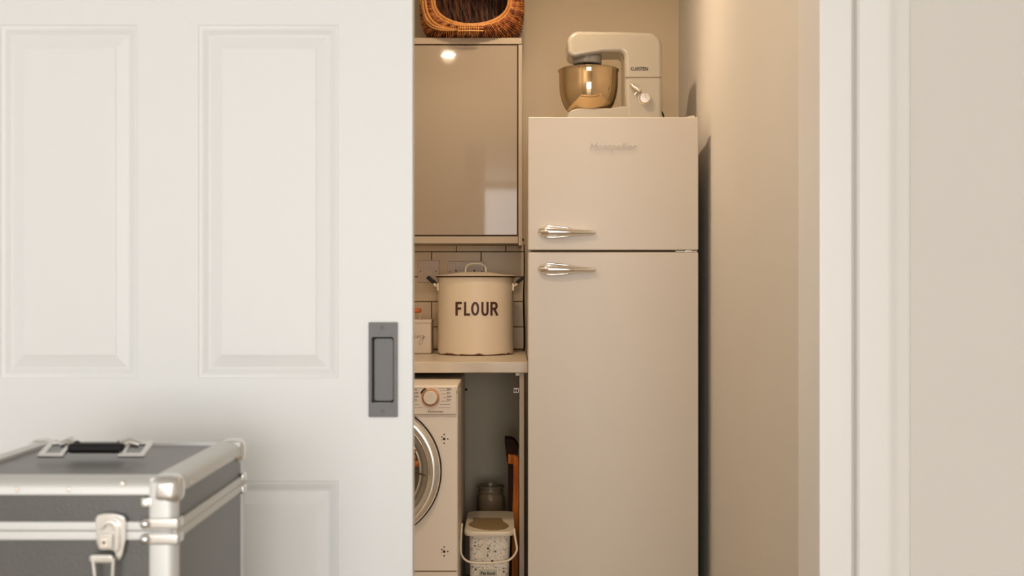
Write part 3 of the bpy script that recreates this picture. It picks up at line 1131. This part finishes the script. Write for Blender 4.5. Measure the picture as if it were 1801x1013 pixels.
obj('lettering', bm, M['grey_text'], tb, label='thin dark handwriting ending in ing')

# ------------------------------------------------------------------ washing machine
WY = 3.73
wk = 2071 / WY
wx1 = X_(805, WY)
wx0 = wx1 - .60
wm = thing('washing_machine', 'white front-loading washing machine with chrome door under the worktop', 'washing machine', (wx0 + .3, 4.0, 0))
WZ = Z_(678, WY)
bm = NB(); box(bm, wx0, wx1, WY + .004, WY + .57, .012, WZ - .022, .006, 3); wbody = obj('body', bm, M['washer'], wm)
bm = NB(); box(bm, wx0, wx1, WY + .002, WY + .575, WZ - .021, WZ, .005, 3); obj('top', bm, M['washer'], wm)
bm = NB(); box(bm, wx0 + .004, wx1 - .0035, WY - .006, WY + .02, Z_(729, WY), WZ - .002, .004, 3); cp = obj('control_panel', bm, M['washer_panel'], wm)
kx, kz = X_(757.5, WY), Z_(698.5, WY)
bm = NB(); lathe(bm, [(16.2 / wk, .001), (16.2 / wk, -.004), (15.2 / wk, -.010), (13.4 / wk, -.011), (12.6 / wk, -.008)], (kx, WY - .006, kz), 48, 'Y'); kn = obj('dial_ring', bm, M['copper'], cp, label='copper ring around the programme dial')
bm = NB(); lathe(bm, [(12.6 / wk, -.002), (12.4 / wk, -.014), (11.4 / wk, -.0165), (0, -.017)], (kx, WY - .006, kz), 48, 'Y'); obj('dial', bm, M['washer_panel'], cp)
bm = NB()
a0 = math.radians(118); a1 = math.radians(158)
tube(bm, [(kx + 18.3 / wk * math.cos(a0 + (a1 - a0) * k / 8), WY - .0075, kz + 18.3 / wk * math.sin(a0 + (a1 - a0) * k / 8)) for k in range(9)], .0022, 6)
obj('dial_mark', bm, M['wood_dark'], cp)
bm = NB()
for k, py in enumerate((682.5, 686.5, 692.5, 699, 705, 711, 716.5)):
    for a, b in ((724 - 26, 742 - (3 if k in (0, 6) else 8) + abs(3 - k) * 1.5), (779 - abs(3 - k) * 2.5, 792)):
        zz = Z_(py, WY)
        box(bm, X_(a, WY), X_(b, WY), WY - .0064, WY - .0055, zz - .0006, zz + .0006)
obj('programme_lines', bm, M['grey_text'], cp, kind='stuff')
bm = NB()
for k, py in enumerate((686.5, 692.5, 699, 705)):
    for a, n in ((725, 4), (786.5, 3)):
        xx = a
        for q in range(n):
            wv = 1.0 + random.random() * 1.7
            box(bm, X_(xx, WY), X_(xx + wv, WY), WY - .0064, WY - .0055, Z_(py - 1.2, WY), Z_(py - 3.4, WY))
            xx += wv + .7
for k in range(9):
    xx = 753 + k * 3
    box(bm, X_(xx, WY), X_(xx + 2, WY), WY - .0064, WY - .0055, Z_(725, WY), Z_(722.6 if k else 721.3, WY))
obj('programme_print', bm, M['grey_text'], cp, kind='stuff')
bm = NB(); box(bm, wx0 + .006, wx1 - .006, WY + .001, WY + .006, Z_(732.8, WY), Z_(729.6, WY), .0006); obj('panel_seam', bm, M['washer_panel'], wm)
# porthole door
pcx, pcz = X_(656, WY), Z_(828, WY)
R0 = 119 / wk
bm = NB(); lathe(bm, [(R0 + .0035, .006), (R0 + .0035, -.003), (R0 + .001, -.004), (R0 + .0, .006)], (pcx, WY, pcz), 96, 'Y'); obj('door_seal', bm, M['rubber_and_shade'], wm)
bm = NB(); lathe(bm, [(R0, .004), (R0, -.010), (R0 - .003, -.019), (R0 - .008, -.0245), (R0 - .016, -.028), (R0 - .026, -.029), (R0 - .034, -.026), (R0 - .040, -.018), (R0 - .043, .0)], (pcx, WY, pcz), 128, 'Y'); wd = obj('door', bm, M['chrome'], wm, label='polished chrome ring of the round door', smooth=1.3)
bm = NB(); lathe(bm, [(R0 - .040, -.012), (R0 - .046, -.017), (R0 - .052, -.013), (R0 - .055, -.004)], (pcx, WY, pcz), 96, 'Y'); obj('inner_ring', bm, M['drum'], wd, smooth=1.2)
bm = NB(); lathe(bm, [(R0 - .053, -.004), (R0 - .058, -.016), (R0 - .064, -.020), (R0 - .068, -.016), (R0 - .069, -.003)], (pcx, WY, pcz), 96, 'Y'); obj('inner_ring', bm, M['chrome'], wd, smooth=1.2)
bm = NB(); lathe(bm, [(R0 - .068, -.006), (R0 - .09, -.001), (R0 - .13, .003), (0, .003)], (pcx, WY, pcz), 96, 'Y'); obj('door_glass', bm, M['glass_dark'], wd, smooth=1.2)
# finger grip let into the ring (shows as a dark broken edge) with orange laundry seen above it
bm = NB()
tube(bm, [(X_(722, WY), WY - .031, Z_(818, WY)), (X_(731, WY), WY - .034, Z_(826, WY)), (X_(740, WY), WY - .035, Z_(830, WY)), (X_(750, WY), WY - .032, Z_(834, WY))], [.004, .0035, .003, .0015], 10)
obj('door_grip', bm, M['rubber_and_shade'], wd, smooth=1.2)
bm = NB()
for (px, py, r_) in ((727, 803, 6), (733, 814, 6), (729, 792, 4)):
    t_ = bmesh.new()
    bmesh.ops.create_icosphere(t_, subdivisions=3, radius=r_ / wk)
    for v_ in t_.verts:
        v_.co *= 1 + .16 * math.sin(v_.co.x * 900 + v_.co.z * 700)
        v_.co.y *= .35
    bmesh.ops.translate(t_, vec=(X_(px, WY), WY - .021, Z_(py, WY)), verts=t_.verts)
    merge(bm, t_)
obj('laundry', bm, M['laundry'], wd, smooth=1.2, label='orange-brown laundry showing at the door rim')
# dotted motifs
for py in (772.3, 970.5):
    bm = NB()
    for (dx, dy, r_) in ((0, 0, 2.5), (0, -8, 1.3), (-4, -3.6, 1.3), (6.5, 0, 1.3), (0, 7.5, 1.4), (-4.5, 1.5, .8)):
        lathe(bm, [(0, -.0008), (r_ / wk, -.0008), (r_ / wk, .0005)], (X_(781 + dx, WY), WY + .004, Z_(py + dy, WY)), 12, 'Y')
    obj('dot_motif', bm, M['rubber_and_shade'], wbody)
bm = NB(); box(bm, wx0 + .004, wx1 - .004, WY + .0025, WY + .006, Z_(1006, WY), Z_(1004, WY)); obj('kick_seam', bm, M['gasket'], wbody)
for fx in (wx0 + .05, wx1 - .05):
    for fy in (WY + .06, WY + .5):
        bm = NB(); lathe(bm, [(0, 0), (.02, 0), (.02, .013)], (fx, fy, 0), 16); obj('foot', bm, M['rubber_and_shade'], wm)
# screw hook on the rear wall beside the machine
bm = NB(); lathe(bm, [(0, -.006), (.004, -.005), (.006, .0)], (X_(819.5, 4.76), BY, Z_(685.5, 4.76)), 14, 'Y')
o = obj('wall_plug', bm, M['rubber_and_shade'], origin=(X_(819.5, 4.76), BY, Z_(685.5, 4.76))); o['label'] = 'tiny dark screw head in the wall beside the washing machine'; o['category'] = 'screw'

# ------------------------------------------------------------------ pet food bin
PY0, PY1 = 3.86, 4.22
pb = thing('pet_food_bin', 'lidded plastic pet food bin printed with small black doodles', 'bin', (X_(860, 4.0), 4.04, 0))
pzt = Z_(935, PY0)
pcx_ = X_(860, PY0)
pw = .0825


def rrxy(x0, x1, y0, y1, r, n=5):
    return rr(x0, x1, y0, y1, r, n)


def stack(bm, levels):
    """levels: (x0,x1,y0,y1,r,z)"""
    LL = []
    for (a, b, c, d, r_, z) in levels:
        LL.append([bm.verts.new((p[0], p[1], z)) for p in rr(a, b, c, d, r_)])
    for A, B_ in zip(LL, LL[1:]):
        bridge(bm, A, B_)
    bm.faces.new(LL[0][::-1]); bm.faces.new(LL[-1])


bm = NB()
stack(bm, [(pcx_ - .058, pcx_ + .056, PY0 + .03, PY1 - .03, .02, .0005), (pcx_ - .060, pcx_ + .058, PY0 + .027, PY1 - .025, .022, .02),
           (pcx_ - .066, pcx_ + .070, PY0 + .012, PY1 - .012, .025, pzt - .012)])
pbody = obj('body', bm, M['doodle'], pb, smooth=.8)
bm = NB()
stack(bm, [(pcx_ - .080, pcx_ + .081, PY0 + .002, PY1 - .002, .03, pzt - .016), (pcx_ - .0825, pcx_ + .084, PY0, PY1, .033, pzt - .012),
           (pcx_ - .0825, pcx_ + .084, PY0, PY1, .033, pzt - .003), (pcx_ - .080, pcx_ + .0815, PY0 + .003, PY1 - .003, .031, pzt)])
plid = obj('lid', bm, M['lid_plastic'], pb, smooth=.8)
# flap: straight hinge strip behind, rounded front (outline read off the photo, laid on the lid plane)
fl = []


def onlid(px, py, z):
    d = (H - z) * 2071 / (py - 506.5)
    return ((px - 900.5) * d / 2071, d)


outl = [(832, 910.5), (882, 911), (885, 916.5), (890, 920), (895, 924), (891, 928.3), (882, 930.8), (866, 932), (850, 930.6), (833, 926.8), (825, 922.6), (827, 919), (832, 916.5)]
outl = outl[:2] + [(p.x, p.y) for p in catmull([(a, b, 0) for a, b in outl[2:]], 4)]
bm = NB(); poly(bm, [onlid(a, b, pzt + .002) for a, b in outl], pzt - .001, pzt + .0022, .0008, 2, plane='XY')
flp = obj('flap', bm, M['flap'], plid, label='tan flap in the lid')
c0, c1, c2, c3 = onlid(848, 926.6, pzt), onlid(873, 927.2, pzt), onlid(873, 925.2, pzt), onlid(848, 924.8, pzt)
bm = NB(); poly(bm, [c0, c1, c2, c3], pzt + .0015, pzt + .0045, .0008, 2, plane='XY'); obj('flap_tab', bm, M['flap'], plid)
# blank stripe and label on the body front
bm = NB()


def front(px, py, e=.0006):
    """point on the slightly tapering front of the bin"""
    z = 0.3
    for _ in range(6):
        f = (z - .02) / (pzt - .032)
        d = PY0 + .027 - .015 * f - e
        z = H - (py - 506.5) * d / 2071
    return ((px - 900.5) * d / 2071, d, z)


def quadf(bm, a, b, c, d):
    bm.faces.new([bm.verts.new(front(*p)) for p in (a, b, c, d)])


quadf(bm, (848.5, 944), (856.5, 944), (856.5, 985), (848.5, 985))
obj('blank_stripe', bm, M['lid_plastic'], pbody, fix=False)
bm = NB(); quadf(bm, (842, 1001), (874, 1001), (874, 1028), (842, 1028)); obj('printed_label', bm, mat('label_print', (0.56, 0.53, 0.42), .5), pbody, fix=False)


def ftext(s, cx, cy, w_, h_):
    x, d, z = front(cx, cy, .0010)
    return text_bm(s, x, z, d, w_ * d / 2071, h_ * d / 2071, .0003, 0, .02)


obj('lettering', ftext('Pet food', 858, 1008, 25, 6), M['black'], pbody, label='dark lettering reading Pet food')
obj('lettering', ftext('Container', 858, 1017, 27, 6), M['black'], pbody)
# bail handle
bm = NB()
pts = []
hd = PY0 - .012
for k, (px, py) in enumerate([(812.5, 921), (811.5, 935), (810.5, 955), (810.5, 970), (813, 978), (819, 985), (828, 989), (845, 990.5), (866, 990), (886, 988), (897, 984), (905, 976), (909, 967), (908, 956), (905.5, 942), (904.5, 930)]):
    d = hd + (.04 if k in (0, 15) else .028 if k in (1, 14) else .012 if k in (2, 13) else 0)
    pts.append((X_(px, d), d, Z_(py, d)))
tube(bm, catmull(pts), .0036, 10)
obj('bail_handle', bm, M['lid_plastic'], pb, smooth=1.2)

# ------------------------------------------------------------------ jar on a low box behind the bin
jx, jy = X_(863, 4.5), 4.5
bx_ = NB(); box(bx_, jx - .07, jx + .06, jy - .09, jy + .09, 0, .2, .002)
o = obj('cardboard_box', bx_, M['card'], origin=(jx, jy, 0)); o['label'] = 'brown cardboard box hidden behind the pet food bin'; o['category'] = 'box'
jr = thing('stoneware_jar', 'small brown glazed jar with a ringed neck behind the pet food bin', 'jar', (jx, jy, .2))
jt = Z_(853, 4.5) - .2
bm = NB()
lathe(bm, [(0, .0005), (.046, .0005), (.052, .006), (.053, .04), (.053, jt - .050), (.051, jt - .040), (.046, jt - .033), (.0455, jt - .028), (.049, jt - .024), (.049, jt - .018), (.0455, jt - .014), (.046, jt - .008)], (jx, jy, .2), 64)
obj('body', bm, M['stoneware'], jr, smooth=1.2)
bm = NB(); lathe(bm, [(.046, jt - .008), (.052, jt - .007), (.053, jt - .002), (.050, jt), (.046, jt), (.044, jt - .012), (.040, jt - .03), (0, jt - .03)], (jx, jy, .2), 64)
obj('rim', bm, M['stoneware'], jr, smooth=1.2)

# ------------------------------------------------------------------ folded wooden step stool between bin and side panel
st = thing('folded_stool', 'orange-brown wooden folding frame leaning beside the side panel', 'stool', (.005, 4.28, 0))
sd = 4.24


def sx_(px):
    return X_(px, sd)


def sz_(py):
    return Z_(py, sd)


sk = .02   # it leans a little backwards
bm = NB()
outl = [(899.5, 1300), (911.5, 1300), (912.3, 900), (912.6, 815), (911.5, 804), (907, 801), (893.6, 799.5), (893.6, 815.5), (902.5, 817), (902.8, 850), (901, 900)]
outl = [(sx_(a), max(.0005, sz_(b))) for a, b in outl]
poly(bm, outl, sd, sd + .026, .002, 2)
obj('front_frame', bm, M['wood'], st, smooth=.5)
bm = NB()
outl = [(893.5, 1300), (901.5, 1300), (902.5, 817), (893.5, 815)]
poly(bm, [(sx_(a), max(.0005, sz_(b))) for a, b in outl], sd + .026, sd + .060, .001, 2)
obj('rear_frame', bm, M['wood_dark'], st, smooth=.5)
bm = NB()
poly(bm, [(sx_(892), sz_(816)), (sx_(911), sz_(800)), (sx_(912), sz_(787)), (sx_(905), sz_(776)), (sx_(900), sz_(773.5)), (sx_(887.5), sz_(772.5)), (sx_(887.5), sz_(780))], sd + .026, sd + .10, .002, 2)
obj('hinge_block', bm, M['wood_dark'], st, label='dark brown upper end of the frame', smooth=.5)

# ------------------------------------------------------------------ aluminium flight case
KX0, KX1, KY0, KY1, KZ = -0.658, -0.370, 1.300, 1.632, 0.9496
kd = KY0


def kx_(px, d=KY0):
    return X_(px, d)


def kz_(py, d=KY0):
    return Z_(py, d)


fc = thing('flight_case', 'charcoal equipment case with silver edging standing before the sliding door', 'case', ((KX0 + KX1) / 2, (KY0 + KY1) / 2, 0))
zs1 = kz_(918); zs0 = kz_(950); zm = (zs0 + zs1) / 2
i_ = .004
bm = NB(); box(bm, KX0 + i_, KX1 - i_, KY0 + i_, KY1 - i_, zm + .001, KZ - i_, .001); lidp = obj('lid', bm, M['case'], fc)
bm = NB(); box(bm, KX0 + i_, KX1 - i_, KY0 + i_, KY1 - i_, .006, zm - .001, .001); basep = obj('body', bm, M['case'], fc)
zr = kz_(870)
TW = .030
# top edging: four rounded angle profiles


def edge_x(y0, sgn, z1, name='edge_profile'):
    """rounded angle along X: covers front/back face strip and a top strip"""
    bm = NB()
    prof = [(0, zr - KZ), (0, -.010), (.003, -.0045), (.007, -.0015), (.012, 0), (TW, 0), (TW, -.006), (.006, -.006), (.005, zr - KZ)]
    t = bmesh.new()
    a = [t.verts.new((KX0, y0 + sgn * p[0], KZ + p[1])) for p in prof]
    b = [t.verts.new((KX1, y0 + sgn * p[0], KZ + p[1])) for p in prof]
    for i in range(len(prof)):
        j = (i + 1) % len(prof)
        t.faces.new((a[i], a[j], b[j], b[i]))
    t.faces.new(a); t.faces.new(b[::-1])
    merge(bm, t)
    obj(name, bm, M['alu'], lidp, smooth=.9)


def edge_y(x0, sgn):
    bm = NB()
    prof = [(0, zr - KZ), (0, -.010), (.003, -.0045), (.007, -.0015), (.012, 0.0003), (TW, 0.0003), (TW, -.006), (.006, -.006), (.005, zr - KZ)]
    t = bmesh.new()
    a = [t.verts.new((x0 + sgn * p[0], KY0 + .002, KZ + p[1])) for p in prof]
    b = [t.verts.new((x0 + sgn * p[0], KY1 - .002, KZ + p[1])) for p in prof]
    for i in range(len(prof)):
        j = (i + 1) % len(prof)
        t.faces.new((a[i], a[j], b[j], b[i]))
    t.faces.new(a); t.faces.new(b[::-1])
    merge(bm, t)
    obj('edge_profile', bm, M['alu'], lidp, smooth=.9)


edge_x(KY0, 1, KZ); edge_x(KY1, -1, KZ)
edge_y(KX1, -1); edge_y(KX0, 1)
# seam band: two mating profiles with a groove on all four sides
for (z0, z1, par) in ((zm + .0003, zs1, lidp), (zs0, zm - .0003, basep)):
    for (a, b, c, d) in ((KX0, KX1, KY0 + .0005, KY0 + .005), (KX0, KX1, KY1 - .005, KY1), (KX1 - .005, KX1, KY0 + .0055, KY1 - .0055), (KX0, KX0 + .005, KY0 + .0055, KY1 - .0055)):
        bm = NB(); box(bm, a, b, c, d, z0, z1, .0008, 2)
        obj('seam_profile', bm, M['alu'], par, smooth=.8)
# vertical corner posts (rounded)
PWD = .030
for (xx, sx) in ((KX1, -1), (KX0, 1)):
    for (yy, sy) in ((KY0, 1), (KY1, -1)):
        for (z0, z1, par) in ((zm + .001, KZ - .004, lidp), (.006, zm - .001, basep)):
            bm = NB()
            e = .0022
            prof = [(PWD, 0), (PWD, -e * .5), (PWD - .004, -e), (.012, -e), (.006, -e * .4), (.0015, .003), (-.0005, .008), (0, .010), (.004, .010), (.006, .006)]
            poly(bm, [(xx + sx * a, yy + sy * b) for a, b in prof], z0, z1, 0, plane='XY')
            obj('corner_post', bm, M['alu'], par, smooth=1.0)
        # nickel corner cap
        bm = NB()
        t = bmesh.new()
        bmesh.ops.create_cube(t, size=1)
        bmesh.ops.scale(t, vec=(.034, .034, .034), verts=t.verts)
        bmesh.ops.bevel(t, geom=t.edges[:], offset=.012, segments=5, affect='EDGES', profile=.5)
        bmesh.ops.translate(t, vec=(xx + sx * .0135, yy + sy * .0135, KZ - .0135), verts=t.verts)
        merge(bm, t)
        cap = obj('corner_cap', bm, M['cap'], lidp, smooth=1.0)
        bm = NB(); lathe(bm, [(0, -.0035 * sy), (.0035, -.003 * sy), (.005, 0)], (xx + sx * .035, yy + sy * .0, KZ - .0275), 16, 'Y'); obj('rivet', bm, M['cap'], cap)
        bm = NB(); box(bm, min(xx + sx * .026, xx + sx * .04), max(xx + sx * .026, xx + sx * .04), min(yy - sy * .002, yy + sy * .006), max(yy - sy * .002, yy + sy * .006), KZ - .033, KZ - .020, .003, 3); obj('cap_ear', bm, M['cap'], cap)
        # seam corner clips, one above and one below the joint
        for (zc, par) in ((zm + .0085, lidp), (zm - .0085, basep)):
            bm = NB()
            box(bm, min(xx - sx * .0025, xx + sx * .036), max(xx - sx * .0025, xx + sx * .036), min(yy - sy * .0035, yy + sy * .002), max(yy - sy * .0035, yy + sy * .002), zc - .0065, zc + .0065, .0025, 3)
            box(bm, min(xx - sx * .003, xx + sx * .003), max(xx - sx * .003, xx + sx * .003), min(yy, yy + sy * .018), max(yy, yy + sy * .018), zc - .0055, zc + .0055, .0025, 3)
            t = bmesh.new()
            bmesh.ops.create_uvsphere(t, u_segments=16, v_segments=10, radius=.0065)
            bmesh.ops.translate(t, vec=(xx + sx * .034, yy - sy * .0012, zc), verts=t.verts)
            merge(bm, t)
            obj('seam_clip', bm, M['cap'], par, smooth=1.0)
# rivets on the front rim
for px, py in ((121, 861), (215, 851), (30, 861)):
    bm = NB(); lathe(bm, [(0, -.0012), (.0022, -.0010), (.003, .0003)], (kx_(px), KY0, kz_(py)), 14, 'Y'); obj('rivet', bm, M['badge'], lidp)
for dd in (1.36, 1.47, 1.57):
    bm = NB(); t = bmesh.new(); bmesh.ops.create_uvsphere(t, u_segments=12, v_segments=8, radius=.0028); bmesh.ops.translate(t, vec=(KX1 - .0005, dd, KZ - .014), verts=t.verts); merge(bm, t); obj('rivet', bm, M['badge'], lidp)
# latch
la = NB()
d0 = KY0 - .003


def lp(pts, y0, y1, bev=.0012):
    bm = NB()
    poly(bm, [(kx_(a, d0), kz_(b, d0)) for a, b in pts], y0, y1, bev, 3)
    return bm


plate_o = [(169, 912), (173, 905), (183, 902.5), (197, 902), (210, 904), (219, 908), (222, 914), (222, 950), (220, 960), (217, 975), (212, 984), (204, 986), (204, 968), (176, 966), (171, 955)]
latch = obj('latch', lp(plate_o, KY0 - .006, KY0 + .001), M['cap'], basep, smooth=.7)
arch_o = [(178, 930), (182, 919), (190, 912), (200, 912), (209, 918), (213, 927), (213, 962), (209, 970), (204, 970), (204, 930), (199, 922), (190, 922), (184, 930)]
obj('latch_arch', lp(arch_o, KY0 - .011, KY0 - .005), M['cap'], latch, smooth=.7)
obj('lock_plate', lp([(176, 936), (201, 936), (201, 962), (196, 965), (180, 965), (176, 961)], KY0 - .010, KY0 - .005), M['cap'], latch, smooth=.7)
obj('lock_face', lp([(181, 944), (194, 944), (194, 960), (181, 960)], KY0 - .0112, KY0 - .0095, .0005), M['badge'], latch)
bm = NB(); lathe(bm, [(0, -.0015), (.0016, -.0015), (.0016, .001)], (kx_(187.5, d0), KY0 - .0112, kz_(951.5, d0)), 12, 'Y'); obj('keyhole', bm, M['black'], latch)
obj('hinge_barrel', lp([(162, 974), (167, 972), (200, 972), (203, 975), (203, 986), (199, 988), (167, 988), (162, 985)], KY0 - .013, KY0 - .003, .002), M['cap'], latch, smooth=.7)
bm = NB()
tube(bm, [(kx_(a, d0 - .006), KY0 - .011, kz_(b, d0 - .006)) for a, b in ((165, 980), (165.5, 990), (167, 1003), (168.5, 1018), (170, 1034), (198, 1034), (199.5, 1018), (200, 1003), (200.5, 990), (200.5, 980))], .0024, 10)
obj('bail', bm, M['cap'], latch, smooth=1)
# top handle
hy = 1.452


def topx(px, d):
    return X_(px, d)


hd_ = None
for (pa, pb_) in ((65, 112), (206, 254)):
    bm = NB()
    xa, xb = topx(pa, hy), topx(pb_, hy)
    t_ = .0075
    # open rectangular foot plate, propped up towards the rear
    R4 = Matrix.Translation((0, hy, KZ)) @ Matrix.Rotation(math.radians(17), 4, 'X') @ Matrix.Translation((0, -hy, -KZ))
    box(bm, xa, xb, hy, hy + t_, KZ + .0003, KZ + .005, .0015, 2, R4)
    box(bm, xa, xb, hy + .036, hy + .036 + t_, KZ + .0003, KZ + .005, .0015, 2, R4)
    box(bm, xa, xa + t_, hy + .004, hy + .040, KZ + .0003, KZ + .005, .0015, 2, R4)
    box(bm, xb - t_, xb, hy + .004, hy + .040, KZ + .0003, KZ + .005, .0015, 2, R4)
    br_ = obj('handle_bracket', bm, M['cap'], lidp, smooth=.8)
    bm = NB()
    s_ = 1 if pa == 65 else -1
    xm = xb if pa == 65 else xa
    tube(bm, [(xm - s_ * .016, hy + .036, KZ + .0125), (xm - s_ * .004, hy + .034, KZ + .016), (xm + s_ * .006, hy + .026, KZ + .013)], [.005, .0068, .0062], 12)
    obj('knuckle', bm, M['cap'], br_, smooth=1.2)
bm = NB()
box(bm, topx(110, hy), topx(210, hy), hy + .012, hy + .034, KZ + .004, KZ + .0165, .005, 4)
obj('grip', bm, M['black'], lidp, smooth=.9, label='black handle grip')

# ------------------------------------------------------------------ downlights in the closet ceiling
for i, (x, y) in enumerate(((-.345, 2.45), (LX2, LY2))):
    t = thing('downlight', ('round recessed ceiling downlight just inside the doorway', 'round recessed ceiling downlight deeper in, above the fridge front')[i], 'light', (x, y, CEIL))
    bm = NB(); lathe(bm, [(.036, -.001), (.038, -.006), (.048, -.004), (.050, -.0005)], (x, y, CEIL), 40); obj('bezel', bm, M['trim'], t)
    bm = NB(); lathe(bm, [(0, -.0015), (.036, -.0015)], (x, y, CEIL), 32); obj('lens', bm, M['lamp'], t)
